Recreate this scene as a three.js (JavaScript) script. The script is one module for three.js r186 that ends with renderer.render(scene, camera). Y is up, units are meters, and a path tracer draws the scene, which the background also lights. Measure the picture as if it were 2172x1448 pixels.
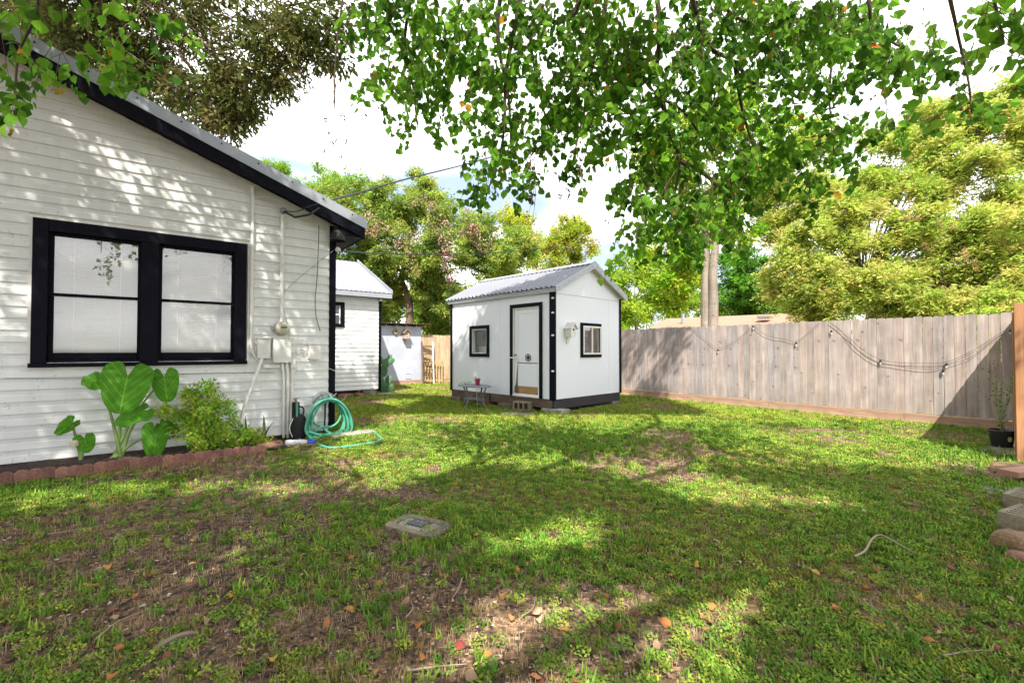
import * as THREE from 'three';
import { mergeGeometries } from 'three/addons/utils/BufferGeometryUtils.js';

// ───────────── camera, sky, sun, exposure ─────────────
const V3 = THREE.Vector3;
const scene = new THREE.Scene();
const F = 960, CX = 1086, CY = 724, PITCH = Math.atan(18 / 960), EYE = new V3(0, 1.38, 0);
const camera = new THREE.PerspectiveCamera(2 * Math.atan(CY / F) * 180 / Math.PI, 1024 / 682, 0.05, 400);
camera.position.copy(EYE);
camera.rotation.set(PITCH, 0, 0);
const renderer = new THREE.WebGLRenderer({ antialias: true });
renderer.setSize(1024, 682);
renderer.toneMapping = THREE.LinearToneMapping;
renderer.toneMappingExposure = 2.35;
renderer.shadowMap.enabled = true;
renderer.shadowMap.type = THREE.PCFSoftShadowMap;

const SUN = new V3(-0.03, 0.79, 0.60).normalize();
const sun = new THREE.DirectionalLight(new THREE.Color(1.0, 0.95, 0.86), 4.7);
sun.position.copy(SUN).multiplyScalar(60);
sun.castShadow = true;
sun.shadow.mapSize.set(4096, 4096);
Object.assign(sun.shadow.camera, { left: -30, right: 30, top: 30, bottom: -30, near: 1, far: 140 });
sun.shadow.radius = 1;
scene.add(sun, sun.target);

// ───────────── random numbers and noise ─────────────
let seed = 7;
function rnd() { seed = (seed + 0x6D2B79F5) | 0; let t = Math.imul(seed ^ (seed >>> 15), 1 | seed); t = (t + Math.imul(t ^ (t >>> 7), 61 | t)) ^ t; return ((t ^ (t >>> 14)) >>> 0) / 4294967296; }
const rr = (a, b) => a + (b - a) * rnd();
const gauss = () => { let s = 0; for (let i = 0; i < 4; i++) s += rnd(); return (s - 2) * 1.1; };
const pick = a => a[Math.floor(rnd() * a.length) % a.length];
const clamp = (x, a = 0, b = 1) => Math.min(b, Math.max(a, x));
const smooth = (a, b, x) => { const t = clamp((x - a) / (b - a)); return t * t * (3 - 2 * t); };
const lerp = (a, b, t) => a + (b - a) * t;
function hash2(i, j, s) { let h = Math.imul(i, 374761393) ^ Math.imul(j, 668265263) ^ Math.imul(s, 2246822519); h = Math.imul(h ^ (h >>> 13), 1274126177); return ((h ^ (h >>> 16)) >>> 0) / 4294967296; }
function vnoise(x, y, px, py, s) {          // value noise that repeats every px, py cells
  const i = Math.floor(x), j = Math.floor(y), f = x - i, g = y - j;
  const m = (a, n) => ((a % n) + n) % n;
  const u = f * f * (3 - 2 * f), v = g * g * (3 - 2 * g);
  const i0 = m(i, px), i1 = m(i + 1, px), j0 = m(j, py), j1 = m(j + 1, py);
  return lerp(lerp(hash2(i0, j0, s), hash2(i1, j0, s), u), lerp(hash2(i0, j1, s), hash2(i1, j1, s), u), v);
}
function fbm(x, y, s = 1, oct = 4, per = 4096) { let a = 0, w = 0.5, n = 0; for (let o = 0; o < oct; o++) { a += w * vnoise(x, y, per, per, s + o * 17); n += w; x *= 2; y *= 2; per *= 2; w *= 0.5; } return a / n; }
function noise3(x, y, z, s) { const k = Math.floor(z), f = z - k, w = f * f * (3 - 2 * f); return lerp(vnoise(x, y, 4096, 4096, s + k * 7919), vnoise(x, y, 4096, 4096, s + (k + 1) * 7919), w); }
function fbm3(x, y, z, s) { return 0.6 * noise3(x + 100, y + 100, z + 100, s) + 0.28 * noise3(x * 2.1 + 100, y * 2.1 + 100, z * 2.1 + 100, s + 3) + 0.12 * noise3(x * 4.3 + 100, y * 4.3 + 100, z * 4.3 + 100, s + 5); }
function tfbm(u, v, nx, ny, s, oct = 4) { let a = 0, w = 0.5, n = 0; for (let o = 0; o < oct; o++) { a += w * vnoise(u * nx, v * ny, nx, ny, s + o * 17); n += w; nx *= 2; ny *= 2; w *= 0.5; } return a / n; }

// ───────────── sky ─────────────
{
  const W = 1024, H = 512, d = new Float32Array(W * H * 4);
  for (let j = 0; j < H; j++) for (let i = 0; i < W; i++) {
    const th = (i / W - 0.5) * 2 * Math.PI, el = ((j + 0.5) / H - 0.5) * Math.PI, y = Math.sin(el), c = Math.cos(el);
    const x = Math.cos(th) * c, z = Math.sin(th) * c;
    let r, g, b;
    if (y < 0) { r = 0.20; g = 0.22; b = 0.15; }
    else {
      const k = 1 / (y + 0.22), n = fbm(x * k * 1.5 + 31.3, z * k * 1.5 + 17.7, 5, 6);
      const cov = smooth(0.38, 0.50, n + 0.06 * (1 - y));
      const body = 1.08 + 0.26 * smooth(0.45, 0.75, n) - 0.16 * fbm(x * k * 4 + 3, z * k * 4 + 9, 55, 3);
      const br = lerp(0.46, 0.22, Math.pow(y, 0.5)), bg = lerp(0.50, 0.33, Math.pow(y, 0.5)), bb = lerp(0.55, 0.56, y);
      r = lerp(br, body, cov); g = lerp(bg, body, cov); b = lerp(bb, body * 1.02, cov);
    }
    const o = (j * W + i) * 4; d[o] = r; d[o + 1] = g; d[o + 2] = b; d[o + 3] = 1;
  }
  const t = new THREE.DataTexture(d, W, H, THREE.RGBAFormat, THREE.FloatType);
  t.mapping = THREE.EquirectangularReflectionMapping; t.magFilter = t.minFilter = THREE.LinearFilter; t.wrapS = THREE.RepeatWrapping; t.needsUpdate = true;
  scene.background = t; scene.environment = t; scene.environmentIntensity = 1;
}

// ───────────── helpers ─────────────
function ray(px, py) { return new V3((px - CX) / F, (CY - py) / F, -1).applyAxisAngle(new V3(1, 0, 0), PITCH); }
function at(px, py, depth) { const v = ray(px, py); return EYE.clone().addScaledVector(v, -depth / v.z); }
function gp(px, py, y = 0) { const v = ray(px, py); return EYE.clone().addScaledVector(v, (y - EYE.y) / v.y); }
class Frame {                              // a place with its own axes: x along a wall, z out of it
  constructor(o, deg) { this.o = o.clone(); this.a = deg * Math.PI / 180; this.m = new THREE.Matrix4().makeRotationY(this.a).setPosition(this.o); this.i = this.m.clone().invert(); }
  hit(px, py, axis = 'z', val = 0) { const e = EYE.clone().applyMatrix4(this.i), v = ray(px, py).transformDirection(this.i), k = (val - e[axis]) / v[axis]; return e.addScaledVector(v, k); }
  loc(p) { return p.clone().applyMatrix4(this.i); }
  out(x, y, z) { return new V3(x, y, z).applyMatrix4(this.m); }
}
const used = new Map();
function numbered(n) { const k = used.get(n) || 0; used.set(n, k + 1); return k ? `${n}_${String(k).padStart(3, '0')}` : n; }
function tag(o, label, category, group, kind) { if (label) o.userData.label = label; if (category) o.userData.category = category; if (group) o.userData.group = group; if (kind) o.userData.kind = kind; return o; }
function thing(name, label, category, group, pos, turn = 0) {
  const g = new THREE.Group(); g.name = numbered(name); if (pos) g.position.copy(pos); g.rotation.y = turn; scene.add(g);
  return tag(g, label, category, group);
}
function boxUV(g) {
  const p = g.attributes.position, n = g.attributes.normal, uv = new Float32Array(p.count * 2);
  for (let i = 0; i < p.count; i++) {
    const ax = Math.abs(n.getX(i)), ay = Math.abs(n.getY(i)), az = Math.abs(n.getZ(i));
    const x = p.getX(i), y = p.getY(i), z = p.getZ(i);
    if (ay >= ax && ay >= az) { uv[2 * i] = x; uv[2 * i + 1] = z; } else if (ax >= az) { uv[2 * i] = z; uv[2 * i + 1] = y; } else { uv[2 * i] = x; uv[2 * i + 1] = y; }
  }
  g.setAttribute('uv', new THREE.BufferAttribute(uv, 2)); return g;
}
function strip(g) { let r = g.index ? g.toNonIndexed() : g.clone(); for (const k of Object.keys(r.attributes)) if (!['position', 'normal', 'uv', 'color'].includes(k)) r.deleteAttribute(k); if (!r.attributes.normal) r.computeVertexNormals(); return r; }
function join(list, keepUV) { const a = (Array.isArray(list) ? list : [list]).map(strip); if (!keepUV) a.forEach(boxUV); return a.length > 1 ? mergeGeometries(a) : a[0]; }
function mesh(name, geos, mat, parent, keepUV = false) {
  const g = Array.isArray(geos) || !keepUV ? join(geos, keepUV) : geos;
  const m = new THREE.Mesh(g, mat); m.castShadow = m.receiveShadow = true;
  if (parent) { m.name = name; parent.add(m); } else { m.name = numbered(name); scene.add(m); }
  return m;
}
function bx(x0, x1, y0, y1, z0, z1) { const g = new THREE.BoxGeometry(Math.abs(x1 - x0), Math.abs(y1 - y0), Math.abs(z1 - z0)); return g.translate((x0 + x1) / 2, (y0 + y1) / 2, (z0 + z1) / 2); }
function cbox(x0, x1, y0, y1, z0, z1, b = 0.006) {         // box with chamfered edges
  if (x0 > x1) [x0, x1] = [x1, x0]; if (y0 > y1) [y0, y1] = [y1, y0]; if (z0 > z1) [z0, z1] = [z1, z0];
  b = Math.min(b, (x1 - x0) * 0.3, (y1 - y0) * 0.3, (z1 - z0) * 0.3);
  const s = new THREE.Shape([[x0 + b, y0 + b], [x1 - b, y0 + b], [x1 - b, y1 - b], [x0 + b, y1 - b]].map(p => new THREE.Vector2(...p)));
  return new THREE.ExtrudeGeometry(s, { depth: z1 - z0 - 2 * b, bevelEnabled: true, bevelThickness: b, bevelSize: b, bevelSegments: 1 }).translate(0, 0, z0 + b);
}
function prism(pts, z0, z1, holes = []) {
  const s = new THREE.Shape(pts.map(p => new THREE.Vector2(p[0], p[1])));
  for (const h of holes) s.holes.push(new THREE.Path(h.map(p => new THREE.Vector2(p[0], p[1]))));
  return new THREE.ExtrudeGeometry(s, { depth: z1 - z0, bevelEnabled: false }).translate(0, 0, z0);
}
function tube(pts, r, n = 24, k = 8) { return new THREE.TubeGeometry(new THREE.CatmullRomCurve3(pts.map(p => p.isVector3 ? p : new V3(...p))), n, r, k, false); }
function taper(pts, r0, r1, n = 10, k = 7, pw = 1) {        // tapered tube
  const c = new THREE.CatmullRomCurve3(pts), g = new THREE.TubeGeometry(c, n, 1, k, false), p = g.attributes.position;
  for (let i = 0; i <= n; i++) { const q = c.getPointAt(i / n), r = lerp(r0, r1, Math.pow(i / n, pw)); for (let j = 0; j <= k; j++) { const o = i * (k + 1) + j; p.setXYZ(o, q.x + (p.getX(o) - q.x) * r, q.y + (p.getY(o) - q.y) * r, q.z + (p.getZ(o) - q.z) * r); } }
  return g;
}
function cyl(r0, r1, h, x, y, z, n = 20) { return new THREE.CylinderGeometry(r1, r0, h, n).translate(x, y + h / 2, z); }
function lathe(pts, n = 24) { return new THREE.LatheGeometry(pts.map(p => new THREE.Vector2(...p)), n); }
function rock(rx, ry, rz, s, flat = 0.3) {
  const g = new THREE.IcosahedronGeometry(1, 4), p = g.attributes.position;
  for (let i = 0; i < p.count; i++) {
    const v = new V3().fromBufferAttribute(p, i), q = Math.pow(Math.pow(Math.abs(v.x), 4) + Math.pow(Math.abs(v.y), 4) + Math.pow(Math.abs(v.z), 4), -0.25);
    v.multiplyScalar(lerp(1, q, 0.75) * (0.82 + 0.36 * fbm(v.x * 1.7 + s, v.y * 1.7 + v.z * 1.3 + s * 3, 3, 4)));
    p.setXYZ(i, v.x * rx, Math.max(v.y, -flat) * ry + flat * ry, v.z * rz);
  }
  g.computeVertexNormals(); return g;
}

// ───────────── textures and materials ─────────────
function tex(w, h, fn, srgb = true, rx = 1, ry = 1) {
  const d = new Uint8Array(w * h * 4);
  for (let j = 0; j < h; j++) for (let i = 0; i < w; i++) { const c = fn(i / w, j / h), o = (j * w + i) * 4; d[o] = clamp(c[0]) * 255; d[o + 1] = clamp(c[1]) * 255; d[o + 2] = clamp(c[2]) * 255; d[o + 3] = 255; }
  const t = new THREE.DataTexture(d, w, h); t.wrapS = t.wrapT = THREE.RepeatWrapping; t.magFilter = THREE.LinearFilter; t.minFilter = THREE.LinearMipmapLinearFilter; t.generateMipmaps = true;
  if (srgb) t.colorSpace = THREE.SRGBColorSpace; t.repeat.set(rx, ry); t.needsUpdate = true; return t;
}
const mottle = tex(512, 512, (u, v) => { const n = 0.90 + 0.14 * tfbm(u, v, 5, 5, 3, 6) + 0.05 * (hash2(u * 512 | 0, v * 512 | 0, 4) - 0.5); return [n, n, n]; }, true, 0.7, 0.7);
const grime = tex(512, 512, (u, v) => { const a = tfbm(u, v, 4, 4, 61, 6), b = tfbm(u, v, 60, 60, 62, 3), n = 0.80 + 0.55 * (a - 0.5) + 0.35 * (b - 0.5); return [n, n * (0.97 + 0.06 * a), n * 0.96]; }, true, 1.3, 1.3);
const bumpy = tex(512, 512, (u, v) => { const n = tfbm(u, v, 24, 24, 9, 5); return [n, n, n]; }, false, 1.5, 1.5);
const paint = tex(512, 512, (u, v) => {                    // old white paint: faint streaks, scuffs and specks of dirt
  let n = 0.965 + 0.035 * tfbm(u, v, 40, 3, 5, 3) - 0.035 * smooth(0.55, 0.8, tfbm(u, v, 6, 6, 8, 5));
  if (tfbm(u, v, 60, 60, 28, 2) > 0.83) n -= 0.10; return [n, n * 0.995, n * 0.98];
}, true, 0.5, 0.5);
const wood = s => {
  const knots = []; for (let k = 0; k < 9; k++) knots.push([hash2(k, s, 1), hash2(k, s, 2), 0.012 + 0.012 * hash2(k, s, 3)]);
  return tex(512, 1024, (u, v) => {
    let x = u, dark = 0;
    for (const [a, b, r] of knots) { let du = u - a, dv = v - b; du -= Math.round(du); dv -= Math.round(dv); const q = Math.hypot(du * 1.0, dv * 1.9) / r; if (q < 4) { x += du * Math.exp(-q * 0.8) * 0.9; dark = Math.max(dark, Math.exp(-q * q * 0.9)); } }
    const g = tfbm(x, v, 90, 4, s, 3), h = tfbm(x, v, 22, 3, s + 50, 4), k = tfbm(u, v, 5, 9, s + 80, 5), f = tfbm(x, v, 240, 12, s + 31, 2);
    const n = 0.84 + 0.16 * (g - 0.5) + 0.20 * (h - 0.5) + 0.18 * (k - 0.5) + 0.12 * (f - 0.5) - 0.28 * dark;
    return [n * 1.02, n * (0.985 + 0.03 * k), n * (0.96 + 0.05 * h)];
  }, true, 1, 0.55);
};
const woodT = wood(11), woodB = wood(47);
const rot90 = t => { const c = t.clone(); c.rotation = Math.PI / 2; c.needsUpdate = true; return c; };
const woodH = rot90(woodB);
const M = {};
const std = (r, g, b, rough = 0.8, o = {}) => new THREE.MeshStandardMaterial({ color: new THREE.Color().setRGB(r, g, b), roughness: rough, ...o });
const phys = (r, g, b, rough, o = {}) => new THREE.MeshPhysicalMaterial({ color: new THREE.Color().setRGB(r, g, b), roughness: rough, ...o });
M.siding = std(0.75, 0.76, 0.76, 0.42, { map: paint });
M.sidingB = std(0.80, 0.81, 0.82, 0.42, { map: paint });
M.panel = std(0.80, 0.82, 0.85, 0.55, { bumpMap: bumpy, bumpScale: 0.0015 });
M.white = std(0.78, 0.77, 0.74, 0.5, { map: paint });
M.offwhite = std(0.70, 0.69, 0.64, 0.5, { map: mottle });
M.black = phys(0.0045, 0.0045, 0.010, 0.6, { map: mottle, specularIntensity: 0.2 });
M.blackMatte = std(0.012, 0.012, 0.013, 0.8);
M.dark = std(0.02, 0.018, 0.016, 0.95);
M.galv = std(0.40, 0.42, 0.45, 0.45, { metalness: 0.6, map: mottle });
M.galvRoof = std(0.25, 0.255, 0.285, 0.55, { metalness: 0.3, map: mottle });
M.glass = phys(1, 1, 1, 0.02, { transmission: 1, thickness: 0, ior: 1.8 });
M.blind = std(0.50, 0.485, 0.40, 0.6);
M.fenceMats = [[0.455, 0.39, 0.365], [0.40, 0.36, 0.35], [0.50, 0.43, 0.395], [0.39, 0.355, 0.35], [0.48, 0.40, 0.36], [0.43, 0.375, 0.35]].map((c, i) => std(...c, 0.85, { map: i % 2 ? woodT : woodB, bumpMap: woodT, bumpScale: 0.002 }));
M.backFence = [[0.60, 0.45, 0.29], [0.56, 0.41, 0.26], [0.63, 0.48, 0.32]].map((c, i) => std(...c, 0.85, { map: i % 2 ? woodT : woodB }));
M.kick = std(0.52, 0.34, 0.235, 0.8, { map: woodH, bumpMap: woodH, bumpScale: 0.002 });
M.post = std(0.44, 0.22, 0.10, 0.75, { map: woodT, bumpMap: woodT, bumpScale: 0.002 });
M.skirt = std(0.19, 0.14, 0.10, 0.9, { map: woodH, bumpMap: woodH, bumpScale: 0.004 });
M.skirtBlack = std(0.05, 0.048, 0.055, 0.75, { map: woodH, bumpMap: woodH, bumpScale: 0.003 });
M.paleWood = std(0.66, 0.47, 0.22, 0.75, { map: woodT });
M.rawWood = std(0.50, 0.30, 0.13, 0.85, { map: woodH });
M.concrete = std(0.40, 0.37, 0.33, 0.95, { map: grime, bumpMap: bumpy, bumpScale: 0.003 });
M.concreteTan = std(0.27, 0.22, 0.165, 0.95, { map: grime, bumpMap: bumpy, bumpScale: 0.003 });
M.brick = [[0.27, 0.125, 0.10], [0.245, 0.115, 0.095], [0.30, 0.14, 0.11]]  .map(c => std(...c.map(v => v * 1.2), 0.92, { map: grime, bumpMap: bumpy, bumpScale: 0.003 }));
M.redRock = std(0.25, 0.12, 0.085, 0.95, { map: grime, bumpMap: bumpy, bumpScale: 0.006 });
M.sandstone = std(0.24, 0.145, 0.08, 0.95, { map: grime, bumpMap: bumpy, bumpScale: 0.008 });
M.greyStone = std(0.26, 0.23, 0.20, 0.95, { map: grime, bumpMap: bumpy, bumpScale: 0.008 });
M.hose = std(0.055, 0.29, 0.19, 0.45);
M.hosePale = std(0.10, 0.42, 0.28, 0.35);
M.stucco = std(0.44, 0.46, 0.53, 0.95, { map: mottle, bumpMap: bumpy, bumpScale: 0.004 });
M.rust = std(0.22, 0.12, 0.07, 0.9, { map: mottle });
M.shingle = std(0.30, 0.17, 0.11, 0.95, { map: mottle });
M.bark = std(0.20, 0.145, 0.10, 0.95, { map: woodT, bumpMap: bumpy, bumpScale: 0.012 });
M.barkPale = std(0.36, 0.31, 0.255, 0.95, { map: woodT, bumpMap: bumpy, bumpScale: 0.03 });
M.barkDark = std(0.13, 0.095, 0.07, 0.95, { bumpMap: bumpy, bumpScale: 0.012 });
M.twig = std(0.13, 0.075, 0.04, 0.9);
M.steel = std(0.30, 0.31, 0.33, 0.4, { metalness: 0.6 });
M.greyPaint = std(0.15, 0.155, 0.175, 0.5);
M.cable = std(0.012, 0.012, 0.014, 0.6);
const leafMat = (r, g, b, tr = 0.4, o = {}) => phys(r, g, b, 0.95, { transmission: tr, thickness: 0, side: THREE.DoubleSide, specularIntensity: 0.12, ...o });

// ───────────── the places of the big things ─────────────
const H = new Frame(gp(706, 918), 38.4);            // gable wall of the main house, x = 0 at its corner
const N = new Frame(gp(806, 838), 38.4);            // small house behind
const L = new Frame(gp(893, 814), 38.4);            // grey lean-to
const S = new Frame(gp(1175, 877), 44);             // garden shed, origin at its near corner
const RF = new Frame(new V3(-1.44, 0, -20.27), -52.27);   // long fence
const BF = new Frame(new V3(-1.44, 0, -20.27), 38.4);     // back fence
const SF = new Frame(new V3(6.2, 0, -5.5), 42.5);         // short side fence with the post

// ───────────── ground ─────────────
const bareSpots = [[1000, 1390, 0.75, 0.95], [690, 1400, 0.6, 0.65], [1250, 1330, 0.6, 0.9], [1480, 1330, 0.35, 0.7], [1140, 1240, 0.35, 0.6], [1700, 1430, 0.5, 0.6], [2060, 1330, 0.6, 0.6], [330, 1330, 0.7, 0.35], [430, 1160, 0.6, 0.5], [640, 1110, 0.5, 0.5], [420, 990, 0.45, 1], [540, 978, 0.4, 1], [300, 1008, 0.4, 0.9], [180, 1025, 0.35, 0.8], [660, 955, 0.3, 0.7], [860, 965, 0.45, 0.75], [930, 1000, 0.35, 0.7], [820, 985, 0.35, 0.6], [2000, 925, 0.9, 0.8], [2085, 1000, 0.45, 0.9], [1760, 885, 0.9, 0.55], [1240, 883, 0.6, 0.7], [1500, 862, 1.0, 0.4], [1330, 868, 0.8, 0.4], [930, 925, 0.4, 0.55], [1010, 905, 0.4, 0.4], [1600, 1055, 0.35, 0.4], [40, 1160, 0.4, 0.4], [800, 1130, 0.4, 0.4]].map(([a, b, r, s]) => { const p = gp(a, b); return [p.x, p.z, r, s]; });
function bare(x, z) {
  let b = 0.85 * smooth(0.47, 0.66, fbm(x * 0.8 + 40, z * 0.8 + 11, 21, 4)) + 0.45 * smooth(0.55, 0.75, fbm(x * 3 + 4, z * 3 + 1, 23, 3));
  const w = 0.35 * (fbm(x * 2.2 + 9, z * 2.2 + 5, 33, 4) - 0.5);
  for (const [a, c, r, s] of bareSpots) { const q = Math.hypot(x - a, z - c) / r + w * 1.6; if (q < 1.5) b = Math.max(b, s * (1 - smooth(0.55, 1.35, q))); }
  return clamp(b);
}
const groundTex = tex(1024, 1024, (u, v) => {
  const a = tfbm(u, v, 8, 8, 2, 6), c = tfbm(u, v, 90, 90, 6, 3), s = tfbm(u, v, 40, 200, 12, 2), s2 = tfbm(u, v, 200, 46, 13, 2);
  let n = 0.50 + 0.35 * (a - 0.5) + 0.75 * (c - 0.5); if (s > 0.76 || s2 > 0.77) n += 0.30; if (c < 0.28) n -= 0.2;
  return [n * 1.02, n, n * 0.95];
}, true, 1 / 1.9, 1 / 1.9);
const groundBump = tex(1024, 1024, (u, v) => { const n = 0.6 * tfbm(u, v, 30, 30, 6, 5) + 0.4 * tfbm(u, v, 150, 150, 8, 2); return [n, n, n]; }, false, 1 / 1.9, 1 / 1.9);
{
  const xs = [], zs = [];
  for (let x = -70; x < -10; x += 5) xs.push(x); for (let x = -10; x <= 12; x += 0.1) xs.push(x); for (let x = 15; x <= 90; x += 5) xs.push(x);
  for (let z = -130; z < -24; z += 6) zs.push(z); for (let z = -24; z <= 2; z += 0.1) zs.push(z); for (let z = 4; z <= 30; z += 4) zs.push(z);
  const P = [], C = [], U = [], I = [], nx = xs.length;
  for (const z of zs) for (const x of xs) {
    const b = bare(x, z), k = clamp(fbm(x * 1.1 + 7, z * 1.1 + 3, 41, 4) + 0.55 * smooth(-0.45, 0.15, x + 0.5 * (fbm(x * 4, z * 4, 77, 3) - 0.5)) * smooth(-3.6, -2.6, z) * smooth(1.6, 0.9, x)), m = fbm(x * 5, z * 5, 43, 3);
    P.push(x, 0.016 * (fbm(x * 1.3, z * 1.3, 71, 4) - 0.5), z); U.push(x, z);
    const soil = [lerp(0.20, 0.60, k), lerp(0.105, 0.395, k), lerp(0.058, 0.25, k)];
    const nr = smooth(-7.5, -4.0, z), turf = [lerp(lerp(0.28, 0.36, m), lerp(0.31, 0.38, m), nr), lerp(lerp(0.29, 0.36, m), lerp(0.20, 0.26, m), nr), lerp(0.055, 0.08, m)];
    for (let i = 0; i < 3; i++) C.push(lerp(turf[i], soil[i], smooth(0.15, 0.75, b)));
  }
  for (let j = 0; j + 1 < zs.length; j++) for (let i = 0; i + 1 < nx; i++) { const a = j * nx + i; I.push(a, a + nx, a + 1, a + 1, a + nx, a + nx + 1); }
  const g = new THREE.BufferGeometry();
  g.setAttribute('position', new THREE.Float32BufferAttribute(P, 3)); g.setAttribute('color', new THREE.Float32BufferAttribute(C, 3)); g.setAttribute('uv', new THREE.Float32BufferAttribute(U, 2)); g.setIndex(I); g.computeVertexNormals();
  const m = new THREE.Mesh(g, new THREE.MeshStandardMaterial({ vertexColors: true, map: groundTex, bumpMap: groundBump, bumpScale: 0.02, roughness: 1 }));
  m.name = 'ground'; m.receiveShadow = true; tag(m, 'lawn ground of brown soil and thin turf', 'ground', null, 'structure'); scene.add(m);
}

// ───────────── siding ─────────────
// one lap of siding: the face leans out towards its bottom edge; its ends follow xl(y) and xr(y)
function lap(xl, xr, y0, y1, full, z0 = 0, proud = 0.0155) {
  const prof = [[0, 0], [0, proud * 0.9], [0.06, proud], [0.55, proud * 0.55], [0.62, proud * 0.2], [1, 0.001]];
  const pts = []; for (let i = 0; i < prof.length; i++) { const y = y0 + prof[i][0] * full; if (y >= y1 - 1e-4 && i) { const a = prof[i - 1], b = prof[i], t = ((y1 - y0) / full - a[0]) / Math.max(1e-6, b[0] - a[0]); pts.push([y1, lerp(a[1], b[1], t)]); break; } pts.push([y, prof[i][1]]); }
  const P = [], U = [];
  const push = (x, q) => { P.push(x, q[0], z0 + q[1]); U.push(x, q[0]); };
  for (let i = 0; i + 1 < pts.length; i++) {
    const a = pts[i], b = pts[i + 1], A = xl(a[0]), B = xr(a[0]), C = xr(b[0]), D = xl(b[0]);
    push(A, a); push(B, a); push(C, b); push(A, a); push(C, b); push(D, b);
  }
  for (let i = 1; i + 1 < pts.length; i++) for (const [f, s] of [[xl, 1], [xr, -1]]) { const o = pts[0], a = pts[i], b = pts[i + 1]; push(f(o[0]), o); if (s > 0) { push(f(a[0]), a); push(f(b[0]), b); } else { push(f(b[0]), b); push(f(a[0]), a); } }
  const g = new THREE.BufferGeometry(); g.setAttribute('position', new THREE.Float32BufferAttribute(P, 3)); g.setAttribute('uv', new THREE.Float32BufferAttribute(U, 2)); g.computeVertexNormals(); return g;
}
const ribSheet = (len, w, pitch, amp, flat = 0) => {       // corrugated sheet: ribs across x (0..len), runs along y (0..w)
  const n = Math.round(len / pitch * 16), g = new THREE.PlaneGeometry(len, w, n, 1).translate(len / 2, w / 2, 0), p = g.attributes.position;
  for (let i = 0; i < p.count; i++) { const c = Math.cos(p.getX(i) / pitch * 2 * Math.PI); p.setZ(i, amp * (flat ? smooth(0.35, 0.8, c) : c)); }
  g.computeVertexNormals(); return g;
};

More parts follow.
